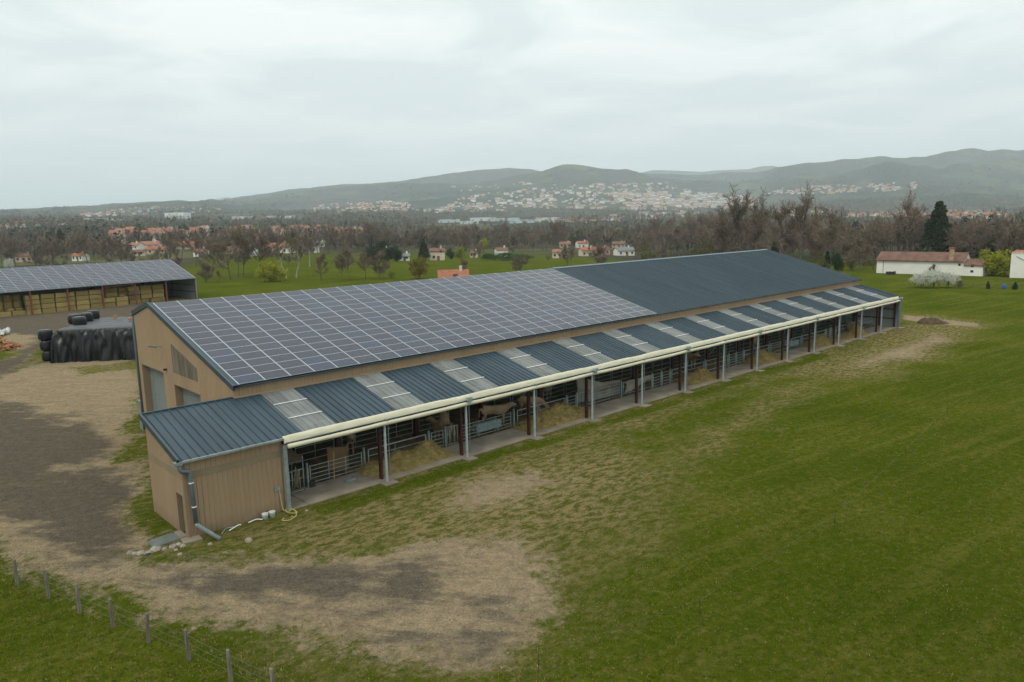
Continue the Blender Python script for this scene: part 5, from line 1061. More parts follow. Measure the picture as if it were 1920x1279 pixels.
T_ = [
 (510, 528, 487, 'willow', 'bright yellow-green round willow beyond the ridge left of centre', 1.1), (786, 523, 479, 'olive', 'olive-yellow birch beside the orange roof behind the solar ridge', 1.1),
 (603, 526, 474, 'bare0', 'single bare tree standing right of the willow in the meadow', 1), (641, 526, 478, 'bare1', 'left of two bare trees close together in the meadow', .9), (657, 526, 471, 'bare2', 'right of two bare trees close together in the meadow', 1),
 (712, 524, 476, 'shrub', 'wide leafless thicket in the meadow before the dark evergreens', 1.0), (686, 523, 482, 'bare3', 'small bare tree left of the leafless thicket', .9), (735, 524, 507, 'bud', 'low olive bush at the foot of the thicket', 1.0),
 (869, 512, 487, 'shrub', 'small leafless bush above the orange roof', .9), (975, 512, 484, 'shrub', 'low wide leafless tree top showing over the solar ridge', 1.3), (1065, 505, 462, 'bare1', 'bare tree over the ridge before the white cottages', 1.1), (1120, 503, 465, 'shrub', 'leafless bush left of the dark red barn roof', 1.2), (1205, 500, 455, 'bud', 'dark olive tree right of the grey-roofed barn', .8),
 (398, 520, 455, 'bare2', 'bare tree just right of the hay barn roof end', 1), (386, 530, 494, 'shrub', 'grey leafless bush at the corner of the hay barn', 1.1), (432, 524, 448, 'bare0', 'second bare tree right of the hay barn', 1), (447, 520, 446, 'bare3', 'third bare tree right of the hay barn, leaning', .9), (456, 518, 452, 'bare1', 'fourth bare tree right of the hay barn', .9), (490, 516, 444, 'bare1', 'broad bare tree left of the bright willow', 1.1), (412, 530, 505, 'tall0', 'thin sapling in the grass right of the hay barn', 1),
 (537, 522, 440, 'tall1', 'pale-trunked birch right of the willow, nearest of three', 1), (556, 521, 442, 'tall1', 'pale-trunked birch right of the willow, middle of three', 1.1), (581, 500, 436, 'tall1', 'pale-trunked birch right of the willow, farthest of three', 1.2), (548, 486, 440, 'bud', 'yellowish budding tree behind the birches', 1.0),
 (700, 492, 460, 'evergreen', 'dark evergreen mound left of the low white cottage', 1.0), (722, 490, 452, 'evergreen', 'large dark evergreen before the low white cottage', .8), (742, 490, 460, 'evergreen', 'right lobe of the dark evergreens by the cottage', .9), (795, 489, 447, 'conifer', 'dark conifer left of the cream house with brown roof', 1.0), (688, 493, 470, 'slimcon', 'small dark conifer left of the evergreen mound', 1.3),
 (861, 484, 461, 'willow', 'yellow-green bush right of the cream house', .8), (845, 486, 466, 'evergreen', 'dark shrub beside the cream house wall', .7), (909, 468, 446, 'willow', 'yellow-green tree behind the white gabled house', .8),
 (1392, 492, 390, 'bare3', 'big bare tree over the blue roof, left of the pair', 1.0), (1362, 492, 398, 'bare1', 'bare tree over the blue ridge with a few ivy clumps', .9), (1418, 492, 392, 'bare2', 'broad bare tree over the middle of the blue ridge', .95), (1468, 494, 386, 'bare0', 'tall bare tree above the far end of the ridge, left one', .95), (1498, 494, 384, 'bare2', 'tallest bare tree above the far end of the ridge', .9), (1545, 500, 402, 'bare1', 'bare tree right of the blue ridge end', 1.0), (1452, 494, 452, 'conifer', 'dark fir half hidden among the tall bare trees', 1.0),
 (1320, 492, 448, 'bud', 'yellow-green budding tree above the blue ridge', 1.0), (1300, 492, 462, 'bud', 'small budding tree left of the yellow-green one over the ridge', 1.0), (1570, 508, 474, 'evergreen', 'dark ivy-clad tree right of the blue roof end', .6), (1596, 508, 478, 'bud', 'mustard-yellow bush near the white farmhouse', .8), (1612, 508, 444, 'bare0', 'spreading bare tree left of the white farmhouse', 1.1), (1550, 505, 470, 'slimcon', 'narrow dark evergreen near the roof end', 1.2),
 (1755, 486, 378, 'conifer', 'tall dark spruce behind the white farmhouse roof', 1.1), (1704, 486, 388, 'bare2', 'tall open bare tree left of the dark spruce', .95), (1786, 488, 440, 'bare3', 'small bare tree right of the dark spruce', 1.0), (1810, 482, 434, 'evergreen', 'dark pine behind the farm annex, left one', .7), (1832, 482, 430, 'evergreen', 'dark pine behind the farm annex, middle one', .7), (1856, 482, 433, 'evergreen', 'dark pine behind the farm annex, right one', .7), (1892, 488, 443, 'conifer', 'dark cedar near the right tower house', 1.0), (1880, 510, 418, 'tall0', 'thin ivy-clad bare tree behind the yellow willow', 1.0),
 (1866, 517, 466, 'willow', 'mustard-yellow willow between farm annex and tower house', 1.15), (1750, 540, 503, 'blossom', 'white blossoming tree cluster in front of the white farmhouse', 1.0), (1727, 540, 510, 'blossom', 'white blossoming tree, left lobe before the farmhouse', .9), (1778, 540, 508, 'blossom', 'white blossoming tree, right lobe before the farmhouse', .8), (1746, 515, 492, 'tall0', 'bare sapling rising behind the white blossom', 1.2),
 (1852, 542, 526, 'slimcon', 'small dark shrub on the pasture fence left of the blue barrel', 1.4), (1903, 543, 528, 'slimcon', 'small dark shrub on the pasture fence right of the blue barrel', 2.0), (1800, 541, 526, 'shrub', 'little leafless shrub right of the white blossom', 1.0),
 (18, 508, 484, 'blossom', 'white blossoming tree left above the hay barn roof', .5), (117, 476, 430, 'conifer', 'large dark conifer above the hay barn roof', 1.0), (96, 472, 436, 'evergreen', 'dark conifer left of the large one above the hay barn', .5), (165, 450, 424, 'slimcon', 'dark fir in the village, first of four from the big conifer', 1.6), (182, 450, 427, 'slimcon', 'dark fir in the village, second of four from the big conifer', 1.5), (198, 446, 420, 'slimcon', 'dark fir in the village, third of four from the big conifer', 1.5), (262, 442, 419, 'conifer', 'dark fir clump in the village right of the grey roof', 1.6), (346, 440, 420, 'evergreen', 'dark round evergreen in the village', .6), (312, 440, 424, 'slimcon', 'dark fir in the village by the far road', 1.4),
 (70, 506, 462, 'bare0', 'bare oak behind the left end of the hay barn roof', 1.3), (100, 504, 452, 'bare1', 'bare oak behind the hay barn below the large conifer', 1.2), (165, 500, 450, 'bare3', 'bare oak over the middle of the hay barn roof', 1.1), (215, 498, 448, 'bare2', 'broad bare oak before the long orange roof', 1.2), (238, 496, 455, 'bare0', 'bare oak right of the broad one before the village', 1.0), (318, 490, 436, 'bare1', 'bare oak just left of the hay barn ridge end', 1.0), (340, 492, 440, 'bare2', 'bare oak at the hay barn ridge end', .9), (368, 500, 440, 'bare0', 'bare oak beyond the hay barn end wall', 1.0), (30, 500, 458, 'bare3', 'bare oak at the left edge above the hay barn', 1.2),
 (500, 447, 428, 'evergreen', 'dark evergreen clump left of the red-roofed house', .9), (605, 436, 421, 'evergreen', 'dark evergreen by the village edge left of centre', .8), (720, 437, 418, 'evergreen', 'dark cypress clump above the meadow', .5), (762, 437, 416, 'bare2', 'rounded dark bare tree right of the cypress clump', 1.0), (1036, 470, 424, 'bare3', 'bare tree full of mistletoe left of the white cottages', 1.1), (880, 472, 425, 'bare0', 'spreading bare tree behind the cream house', 1.1), (1143, 452, 434, 'conifer', 'dark fir standing before the poplar wood', 1.2), (1222, 462, 438, 'bud', 'yellow budding tree right of the poplar wood edge', 1.0), (1180, 463, 443, 'bud', 'pale green tree behind the dark red barn', 1.0), (1078, 462, 447, 'evergreen', 'dark umbrella pine between the cottages', 1.0),
]
for a in T_: tree(*a)
tree(965, 489, 473, 'hedge', 'long clipped green hedge right of the white gabled house', 2.2, 'hedges by the cottages', 'hedge'); tree(920, 487, 474, 'hedge', 'clipped green hedge at the foot of the white gabled house', 1.6, 'hedges by the cottages', 'hedge')
# wood edge: more bare trees that can be told apart behind the right half of the barn and round the meadow
k = 0
for u in list(np.arange(1215, 1960, 13))+list(np.arange(1222, 1960, 15))+list(np.arange(1640, 1950, 24)):
    uu = u+random.uniform(-7, 7); v0 = np.interp(uu, [1200, 1400, 1600, 1700, 1920], [478, 484, 492, 482, 486])+random.uniform(-14, 5)
    tree(uu, v0, v0-random.uniform(36, 60), random.choice(['bare0', 'bare1', 'bare2', 'bare3', 'tall0', 'shrub']), 'bare brown tree in the dense wood behind the barn and farmhouse', random.uniform(.8, 1.15), 'bare trees of the wood behind the barn')
for u in np.arange(600, 1060, 13):
    uu = u+random.uniform(-5, 5); v0 = np.interp(uu, [600, 700, 850, 1060], [478, 474, 470, 470])+random.uniform(-7, 3); tree(uu, v0, v0-random.uniform(30, 46), random.choice(['bare0', 'bare1', 'bare2', 'bare3', 'tall0']), 'bare brown tree in the strip of wood behind the meadow', random.uniform(.8, 1.2), 'bare trees behind the meadow')
for u in np.arange(1020, 1330, 8.5):
    uu = u+random.uniform(-3, 3); v0 = 458+random.uniform(-4, 4); tree(uu, v0, v0-random.uniform(28, 38), random.choice(['tall0', 'tall0', 'tall1']), 'slender pale poplar in the even row behind the cottages', 1.25, 'poplars behind the cottages')

# ------------------------------------------------------------------ houses
WALLS = [nmat('wall_cream', (.52, .45, .34), (.60, .53, .42), .5, .9, coord='World'), nmat('wall_white', (.68, .66, .60), (.76, .74, .68), .5, .9, coord='World'), nmat('wall_rose', (.46, .33, .26), (.54, .40, .32), .5, .9, coord='World')]
def tilemat(name, a, b):
    m = nmat(name, a, b, .9, .9, coord='World', rnd=.08, detail=8); return m
ROOFS = [tilemat('tile_orange', (.23, .085, .045), (.33, .135, .075)), tilemat('tile_brown', (.12, .06, .042), (.18, .095, .068)), tilemat('tile_rose', (.21, .095, .065), (.28, .14, .095)), tilemat('slate_grey', (.13, .14, .14), (.18, .19, .19))]
WN = ['cream', 'white', 'rose-coloured']; RN = ['orange', 'brown', 'rosy', 'grey']
mPane = nmat('window_pane', (.03, .035, .04), None, 1, .2)
def house(P, w, d, h, rz, wi, ri, label, cat='house', parts=True, rh=None, windows=3, group=None, name='house'):
    rh = rh or d*.27; e = empty(name, (P[0], P[1], P[2]-.3), rz); tag(e, label, cat, group); mw_, mr_ = WALLS[wi], ROOFS[ri]; ov = .45
    wl_ = MB(); wl_.box(-w/2, w/2, -d/2, d/2, 0, h+.3); 
    for s in (-1, 1): wl_.add([(s*w/2, -d/2, h+.3), (s*w/2, d/2, h+.3), (s*w/2, 0, h+.3+rh)], [(0, 1, 2)])
    wl_.build('walls', mw_, e); rf = MB(); y1 = d/2+ov; z0 = h+.3-ov*rh/(d/2); X0 = w/2+.35; zt = h+.3+rh
    for s in (-1, 1): rf.add([(-X0, s*y1, z0+.05), (X0, s*y1, z0+.05), (X0, 0, zt+.08), (-X0, 0, zt+.08), (-X0, s*y1, z0-.13), (X0, s*y1, z0-.13), (X0, 0, zt-.1), (-X0, 0, zt-.1)], [(0, 1, 2, 3), (7, 6, 5, 4), (0, 4, 5, 1), (1, 5, 6, 2), (3, 7, 4, 0)])
    ro = rf.build('roof', mr_, e); MB().box(w*.22, w*.22+.7, -d*.12, -d*.12+.6, h+.3+rh*.5, h+rh+1.3).build('chimney', mw_, ro)
    for s in (-1, 1):
        for i in range(windows):
            x = (i+.5)/windows*w-w/2; zc = 1.3 if h < 3.6 else random.choice([1.3, 1.3, 4.0])
            f = MB().box(x-.55, x+.55, s*(d/2+.02)-.03, s*(d/2+.02)+.03, zc, zc+1.3).build('window', mPane, e); MB().box(x-.7, x+.7, s*(d/2+.05)-.05, s*(d/2+.05)+.05, zc-.15, zc-.05).build('sill', mw_, f)
    MB().box(-w*.02, w*.02+.9, -d/2-.05, -d/2+.02, .3, 2.4).build('door', ROOFS[1], e)
    return e
CF = math.atan2(-FH[0], FH[1])                              # rotation that turns a front to the camera
# the white farmhouse
A_ = atz(1643, 512); B_ = atz(1806, 517); ax_ = (B_-A_)[:2]; fl_ = float(np.linalg.norm(ax_)); frz = math.atan2(ax_[1], ax_[0]); nrm_ = np.array([-ax_[1], ax_[0]])/fl_
ctr = np.array([*(A_[:2]+ax_/2+nrm_*3.2), 0.0]); wf = WALLS[1]
fh = empty('farmhouse', ctr, frz); tag(fh, 'long white farmhouse with brown tiled roof across the pasture', 'farmhouse')
b = MB(); b.box(-fl_/2, fl_/2, -3.2, 3.2, -.3, 3.35)
for s in (-1, 1): b.add([(s*fl_/2, -3.2, 3.35), (s*fl_/2, 3.2, 3.35), (s*fl_/2, 0, 4.95)], [(0, 1, 2)])
b.build('walls', wf, fh); rf = MB(); X0 = fl_/2+.15
for s in (-1, 1): rf.add([(-X0, s*3.7, 3.2), (X0, s*3.7, 3.2), (X0, 0, 5.1), (-X0, 0, 5.1), (-X0, s*3.7, 3.05), (X0, s*3.7, 3.05), (X0, 0, 4.92), (-X0, 0, 4.92)], [(0, 1, 2, 3), (7, 6, 5, 4), (0, 4, 5, 1), (1, 5, 6, 2), (3, 7, 4, 0)])
ro = rf.build('roof', nmat('old_brown_tiles', (.105, .05, .036), (.175, .095, .07), .8, .9, detail=8, bump=.5, bscale=6), fh); MB().box(fl_/2-3.1, fl_/2-2.2, -3.2, -2.5, 3.2, 5.9).build('chimney', nmat('rusty_chimney', (.32, .2, .12), (.42, .3, .2), 2), ro); MB().box(fl_/2-3.2, fl_/2-2.1, -3.3, -2.4, 5.9, 6.3).build('chimney_pot', ROOFS[0], ro)
MB().tube([(-fl_/2+1.5, -3.28, 0), (-fl_/2+1.5, -3.28, 3.1)], .06, 6).build('downpipe', mDG, fh)
for x in (fl_/2-.9,): MB().box(x-.25, x+.25, -3.25, -3.17, 2.2, 2.7).build('window', mPane, fh)
an = empty('farm_annex', ctr+np.array([*(ax_/fl_*(fl_/2+1.9)-nrm_*1.5), 0]), frz); tag(an, 'small white annex with tiled roof at the right end of the farmhouse', 'annex')
b = MB(); b.box(-1.9, 1.9, -2.0, 2.6, -.3, 2.5); b.add([(1.9, -2.0, 2.5), (1.9, 2.6, 2.5), (1.9, .3, 3.6)], [(0, 1, 2)]); b.add([(-1.9, 2.6, 2.5), (-1.9, -2.0, 2.5), (-1.9, .3, 3.6)], [(0, 1, 2)]); b.build('walls', wf, an); rf = MB()
for s, y in ((-1, -2.3), (1, 2.9)): rf.add([(-1.85, y, 2.45), (2.2, y, 2.45), (2.2, .3, 3.72), (-1.85, .3, 3.72), (-1.85, y, 2.3), (2.2, y, 2.3), (2.2, .3, 3.55), (-1.85, .3, 3.55)], [(0, 1, 2, 3), (7, 6, 5, 4), (0, 4, 5, 1), (1, 5, 6, 2), (3, 7, 4, 0)])
rf.build('roof', ROOFS[1], an)
for z in (.8, 2.0): MB().box(-.5, .1, -2.05, -1.97, z, z+.5 if z < 1 else z+.7).build('window', mPane, an)
# tower house at the right edge
P = atz(1899, 521); tw_ = empty('tower_house', (P[0]+3.2, P[1]-4.2, 0), frz); tag(tw_, 'pale crenellated tower house cut by the right edge', 'house'); b = MB(); b.box(-5, 5, -3, 3, -.3, 5.2); b.build('walls', wf, tw_)
for i in range(14): MB().box(-5+i*.74, -4.55+i*.74, -3.05, -2.7, 5.2, 5.5).build('merlon', WALLS[0], tw_)
MB().add([(-5.2, -2.6, 5.25), (5.2, -2.6, 5.25), (5.2, 3.2, 5.7), (-5.2, 3.2, 5.7)], [(0, 1, 2, 3)]).build('roof', ROOFS[0], tw_); MB().tube([(-4, -3.08, 4.6), (-2.2, -3.08, 3.6), (-1.6, -3.08, 0)], .06, 6).build('downpipe', mDG, tw_)
# pasture fence, blue barrel, farm clutter
pf = empty('pasture_fence', (*atz(1820, 541)[:2], 0)); tag(pf, 'low dark post and wire fence across the pasture by the blossom', 'fence'); fo = np.array(pf.location); prev = None
pm_ = MB().tube([(0, 0, -.1), (0, 0, 1.0)], .06, 5).mesh('post', mPost)
for u in np.arange(1700, 1990, 15):
    P = atz(u, 538+(u-1700)*.016); place('post', pm_, pf, tuple(P-fo))
    if prev is not None:
        for z in (.45, .9): MB().tube([prev-fo+np.array([0, 0, z]), P-fo+np.array([0, 0, z])], .015, 4).build('wire', mPost, pf)
    prev = P
P = atz(1882, 541.5); bb = empty('plastic_barrel', tuple(P)); tag(bb, 'bright blue plastic barrel on the pasture fence line', 'barrel'); mb_ = nmat('blue_plastic', (.01, .09, .42), None, 1, .4); MB().tube([(0, 0, 0), (0, 0, .1), (0, 0, .75), (0, 0, .85)], [.26, .29, .29, .24], 12).build('drum', mb_, bb, True); MB().tube([(0, 0, .3), (0, 0, .34)], .31, 12).build('hoop', mb_, bb); MB().tube([(.1, 0, .85), (.1, 0, .9)], .05, 8).build('cap', mDark, bb)
for (u, v, w_, h_, m_, l) in ((1661, 511, 1.2, 1.0, ROOFS[1], 'rusty farm implement at the left end of the farmhouse'), (1670, 515, 2.0, .9, mDark, 'dark green trailer parked before the farmhouse'), (1692, 512, 3.2, .7, ROOFS[1], 'low brown heap of firewood along the farmhouse wall'), (1715, 511, 3.4, .9, nmat('brown_cover', (.12, .07, .045), None), 'brown covered stack by the farmhouse wall')):
    P = atz(u, v); e = empty('farm_implement' if w_ < 2.5 else 'wood_stack', tuple(P), frz); tag(e, l, 'farm gear', 'things along the farmhouse wall')
    b = MB(); n = 6
    for i in range(n): b.beam((-w_/2+w_*i/n, 0, h_*.5*random.uniform(.7, 1)), (-w_/2+w_*(i+1)/n, 0, h_*.5*random.uniform(.8, 1.1)), .7, h_*random.uniform(.5, .9))
    b.build('body', m_, e); 
    if w_ < 2.5:
        for s in (-1, 1): MB().tube([(s*w_*.3, -.5, .3), (s*w_*.3, .5, .3)], .3, 10).build('wheel', mDark, e)
# orange roof just behind the solar ridge
P = g1(850, 528); house(P, 7.0, 6, 1.0, CF+.12, 0, 0, 'orange tiled roof peeking over the solar ridge', 'shed', name='shed', rh=1.9, windows=0)
# named houses of the middle distance: u, v of the base, width in px, height of wall, wall, roof, label
HS = [(820, 488, 27, 4.6, 0, 1, 'cream two-storey house with brown roof at the meadow edge'), (757, 489, 22, 2.3, 1, 3, 'low white cottage beside the dark evergreens'), (722, 476, 10, 3, 1, 3, 'small pale shed behind the dark evergreens'), (940, 482, 22, 4.2, 1, 1, 'white gabled house behind the clipped hedge'), (889, 483, 12, 2.6, 0, 1, 'small brown-roofed hut right of the cream house'), (1050, 484, 26, 3.4, 0, 2, 'rose-roofed house at the left of the cottages'), (1060, 464, 20, 3.2, 0, 2, 'rose-roofed cottage in the upper row of cottages'), (1091, 465, 21, 4.0, 1, 0, 'white two-storey cottage with orange roof in the upper row'), (1101, 480, 28, 3.6, 0, 0, 'orange gabled barn among the cottages'), (1127, 478, 28, 3.4, 2, 1, 'dark red-roofed barn among the cottages'), (1170, 479, 34, 3.2, 1, 3, 'white-gabled barn with grey roof right of the cottages'), (1160, 464, 24, 3.0, 2, 1, 'dark red roof behind the grey-roofed barn'),
 (47, 491, 27, 3.4, 2, 1, 'rose house with chimney above the left end of the hay barn'), (152, 489, 26, 3, 1, 0, 'white house with orange roof above the hay barn'), (214, 464, 50, 3.2, 1, 0, 'long orange-roofed house in the village above the hay barn'), (252, 468, 30, 3, 1, 2, 'rosy roofed house right of the long orange one'), (284, 466, 34, 3, 1, 2, 'wide rosy roofed house in the village, beside the bare oaks'), (295, 476, 32, 3, 0, 0, 'low orange roof above the hay barn ridge end'), (344, 467, 40, 3.2, 1, 0, 'bright orange roof right of the hay barn ridge'), (262, 480, 20, 2.6, 0, 1, 'cream shed below the rosy village roofs'), (378, 481, 24, 3, 1, 0, 'orange-roofed house right of the hay barn end'), (465, 480, 36, 3.2, 1, 0, 'orange-roofed house between the bare trees by the meadow'), (432, 476, 26, 3, 0, 2, 'rosy roofed house behind the bare trees'), (527, 474, 44, 3.4, 1, 0, 'large orange-roofed house left of the birches'), (590, 474, 13, 4.2, 1, 3, 'tall narrow white house right of the birches'), (601, 463, 16, 3.2, 1, 3, 'small white house with grey roof behind the birches'),
 (234, 440, 26, 5, 1, 3, 'big grey-roofed hall in the left village'), (222, 446, 18, 3.4, 1, 2, 'white house below the grey-roofed hall'), (292, 444, 26, 3.8, 1, 0, 'flat pale orange-roofed building in the left village'), (330, 439, 26, 3.5, 1, 2, 'rosy row house in the left village, first'), (360, 441, 22, 3.5, 0, 2, 'rosy row house in the left village, second'), (388, 438, 18, 4, 1, 2, 'white-walled house in the left village, right end'), (467, 434, 13, 5, 0, 3, 'tall cream house in the far village left of centre'), (678, 436, 18, 4, 2, 0, 'red-roofed house over the wood left of centre'), (525, 442, 16, 3.5, 1, 3, 'pale house among the trees left of the red roof'), (660, 441, 14, 3.2, 0, 2, 'rose house just left of the red roof'), (622, 440, 26, 3, 1, 3, 'long pale low building left of the red roof')]
HPX = []
for (u, v, wpx, h, wi, ri, l) in HS:
    P = g1(u, v); w_ = wpx/FPX*depth(P); HPX.append((u, v, wpx)); house(P, w_, max(min(w_*.62, 9), 4), h, CF+random.choice([-.35, .3, .15, -.2]), wi, ri, l, windows=2 if w_ < 7 else 3)
for (lo_, hi_, va, vb, n_, where) in ((0, 345, 484, 505, 34, 'close behind the hay barn'), (840, 1290, 468, 494, 30, 'among the cottages beyond the meadow'), (1530, 1650, 494, 508, 14, 'left of the white farmhouse'), (380, 620, 474, 500, 16, 'along the far side of the meadow')):
    for i in range(n_):
        uu = lo_+(hi_-lo_)*(i+random.random())/n_; v0 = random.uniform(va, vb)
        if any(abs(uu-a) < c*.5+3 and b-1 < v0 < b+14 for a, b, c in HPX): continue
        kd = random.choice(['bare0', 'bare1', 'bare2', 'shrub', 'shrub', 'bud', 'bare3']); tree(uu, v0, v0-random.uniform(16, 42)*(.6 if kd in ('shrub', 'bud') else 1), kd, f'{WHAT[kd[:4] if kd != "bud" else "bud"]} tree {where}', random.uniform(.9, 1.2), f'trees {where}')
# poplar pylon-thin white sign and far factory
def hall(u, v, wpx, h, col, label, d=24):
    P = g1(u, v); w_ = wpx/FPX*depth(P); e = empty('factory_hall', (P[0], P[1], P[2]-2), CF+random.uniform(-.15, .15)); tag(e, label, 'factory', 'factory halls on the plain'); m_ = nmat('hall_'+str(u), col, tuple(c*.85 for c in col), .05, .6, coord='World')
    MB().box(-w_/2, w_/2, -d/2, d/2, 0, h+2).build('walls', m_, e); MB().box(-w_/2-.5, w_/2+.5, -d/2-.5, d/2+.5, h+2, h+2.8).build('roof', WALLS[1], e)
    for i in range(3): MB().box(-w_/2+w_*(i+.3)/3, -w_/2+w_*(i+.55)/3, -d/2-.15, -d/2, 0, (h+2)*.6).build('door', mDG, e)
hall(334, 410, 38, 17, (.7, .72, .72), 'big white factory hall on the far left plain', 40); hall(193, 414, 66, 6, (.62, .66, .68), 'long low white hall left of the big factory'); hall(455, 411, 34, 7, (.6, .65, .68), 'pale low hall right of the big factory'); hall(510, 410, 30, 7, (.62, .66, .7), 'second pale hall right of the big factory'); hall(545, 409, 18, 6, (.7, .72, .72), 'small white hall right of the pale halls')
for i, (u, v, w_, h) in enumerate(((842, 417, 40, 6), (880, 420, 34, 6), (905, 414, 46, 8), (948, 415, 52, 9), (985, 418, 60, 7), (1025, 413, 50, 8), (1045, 417, 30, 6), (1150, 413, 26, 6), (1208, 402, 16, 8))): hall(u, v, w_, h, random.choice([(.6, .66, .68), (.7, .72, .7), (.66, .62, .56), (.5, .58, .62)]), f'{["first", "second", "third", "fourth", "fifth", "sixth", "seventh", "eighth", "ninth"][i]} pale warehouse from the left in the industrial strip before the town')

# ---- the town and villages: every house that shows largest is an object, the rest one mass
def hproto(w, d, h, wi, ri):
    b = MB(); rh = d*.28; b.box(-w/2, w/2, -d/2, d/2, -2, h, 0)
    for s in (-1, 1): b.add([(s*w/2, -d/2, h), (s*w/2, d/2, h), (s*w/2, 0, h+rh)], [(0, 1, 2)], 0); b.add([(-w/2-.3, s*(d/2+.4), h-.15), (w/2+.3, s*(d/2+.4), h-.15), (w/2+.3, 0, h+rh), (-w/2-.3, 0, h+rh)], [(0, 1, 2, 3)], 1)
    return b
HP = [(13, 9, 4, 0, 0), (11, 8, 6, 1, 0), (15, 9, 4, 1, 2), (12, 9, 6, 0, 2), (10, 8, 5, 1, 1), (16, 10, 6, 2, 0), (28, 11, 11, 1, 3), (22, 10, 9, 0, 2)]
HPM = [hproto(*p).mesh('house', [WALLS[p[3]], ROOFS[p[4]]]) for p in HP]
def inpoly(poly, us, vs): return sdist(np.array(poly, float), us, vs) > 0
CL = [([(842, 388), (858, 373), (960, 355), (1040, 347), (1160, 342), (1250, 344), (1300, 356), (1420, 373), (1432, 384), (1360, 392), (1250, 396), (1100, 393), (950, 391)], 620, 'in the far hillside town'),
 ([(1130, 362), (1300, 360), (1420, 375), (1420, 386), (1300, 391), (1180, 388)], 560, 'in the far hillside town'), ([(580, 397), (600, 385), (720, 377), (770, 382), (765, 396), (650, 399)], 150, 'in the village below the left hills'), ([(1436, 364), (1470, 352), (1600, 347), (1720, 342), (1720, 356), (1560, 364)], 190, 'on the flank of the right hills'),
 ([(1570, 407), (1700, 397), (1900, 396), (1900, 412), (1760, 412), (1680, 408)], 130, 'in the village before the right hills'), ([(150, 407), (160, 396), (300, 387), (420, 392), (400, 398), (260, 404)], 90, 'on the low hills at far left'), ([(180, 450), (200, 436), (480, 432), (700, 432), (700, 444), (500, 450), (300, 453)], 110, 'among the trees of the left village'), ([(760, 392), (900, 382), (960, 396), (820, 400)], 50, 'at the foot of the hillside town'), ([(1040, 418), (1200, 404), (1330, 398), (1300, 408), (1120, 419)], 40, 'on the plain before the town'), ([(0, 424), (140, 414), (140, 420), (0, 432)], 20, 'on the far left plain'), ([(1420, 400), (1560, 392), (1560, 404), (1440, 408)], 12, 'above the wood right of the town'), ([(840, 350), (1000, 338), (1000, 346), (850, 362)], 16, 'scattered above the town')]
recs = []
for poly, n, where in CL:
    pa = np.array(poly, float); lo, hi = pa.min(0), pa.max(0); us = rng.uniform(lo[0], hi[0], n*6); vs = rng.uniform(lo[1], hi[1], n*6); keep = inpoly(poly, us, vs) & (fbm(us/14, vs/4, 3) > .42); us, vs = us[keep][:n], vs[keep][:n]
    Q = ground(us, vs); ok = np.isfinite(Q[:, 0])
    for q, u, v in zip(Q[ok], us[ok], vs[ok]): recs.append((depth(q), q, where))
recs.sort(key=lambda r: r[0])
HPXY = []; tv_, tf_, tm_, to = [], [], [], 0; bigV = {k: [] for k in range(7)}; bigF = {k: [] for k in range(7)}; off = {k: 0 for k in range(7)}
for i, (d, q, where) in enumerate(recs):
    town = 'town' in where; p = random.choice([0, 1, 2, 3, 4, 5, 5, 6, 7] if town else [0, 1, 2, 3, 4, 5]); rz = CF+random.uniform(-.6, .6)
    if i < 295:
        o = place('house', HPM[p], None, tuple(q), rz); wn, rn = WN[HP[p][3]], RN[HP[p][4]]; tag(o, f'small {wn} house with {rn} roof {where}', 'house', f'houses {where}')
    else:
        pb = hproto(*HP[p]); V = np.array(pb.v); c, s = math.cos(rz), math.sin(rz); V = np.stack([V[:, 0]*c-V[:, 1]*s, V[:, 0]*s+V[:, 1]*c, V[:, 2]], 1)+q
        for f, mi in zip(pb.f, pb.m):
            tf_.append(tuple(k+to for k in f)); tm_.append(HP[p][3] if mi == 0 else 3+HP[p][4])
        tv_.append(V); to += len(V)
me = bpy.data.meshes.new('town'); me.from_pydata(np.concatenate(tv_).tolist(), [], tf_)
for m_ in WALLS+ROOFS: me.materials.append(m_)
me.polygons.foreach_set('material_index', tm_); me.update(); tag(place('town', me), 'mass of pale houses with red roofs on the far hillside', None, kind='stuff')

# ------------------------------------------------------------------ woods as one mass: thousands of small crowns
mWood = amat('wood_mass')
def crown_protos(kind, n, seed):
    r = np.random.default_rng(seed); out = []
    for q in range(5):
        if kind == 'bare':                                   # fan of thin limbs and twig faces
            a = r.random(n)*6.28; t = r.uniform(.15, .55, n); base = np.stack([np.zeros(n), np.zeros(n), t], 1); e = np.stack([np.cos(a)*r.uniform(.05, .36, n), np.sin(a)*r.uniform(.05, .36, n), t+r.uniform(.2, .5, n)], 1); e[:, 2] = np.minimum(e[:, 2], 1)
            s = np.stack([-np.sin(a), np.cos(a), 0*a], 1)*.024; sh = r.random((n, 1))*.6; V = np.stack([base+(e-base)*sh-s, base+(e-base)*sh+s, e], 1).reshape(-1, 3)
        elif kind == 'cone':
            a = r.random(n)*6.28; t = r.random(n)**.8; rad = .2*(1-t)+.02; c = np.stack([np.cos(a)*rad*.5, np.sin(a)*rad*.5, t*.9+.1], 1); e = np.stack([np.cos(a)*rad*1.3, np.sin(a)*rad*1.3, t*.9+.02], 1); s = np.stack([-np.sin(a), np.cos(a), 0*a], 1)*.09; V = np.stack([c, e-s, e+s], 1).reshape(-1, 3)
        else:
            d = r.normal(0, 1, (n, 3)); d /= np.linalg.norm(d, axis=1)[:, None]; c = d*np.array([.36, .36, .38])*(r.random((n, 1))**.4)+np.array([0, 0, .55]); k = r.normal(0, .10, (n, 2, 3)); V = np.stack([c, c+k[:, 0], c+k[:, 1]], 1).reshape(-1, 3)
        out.append(V)
    return out
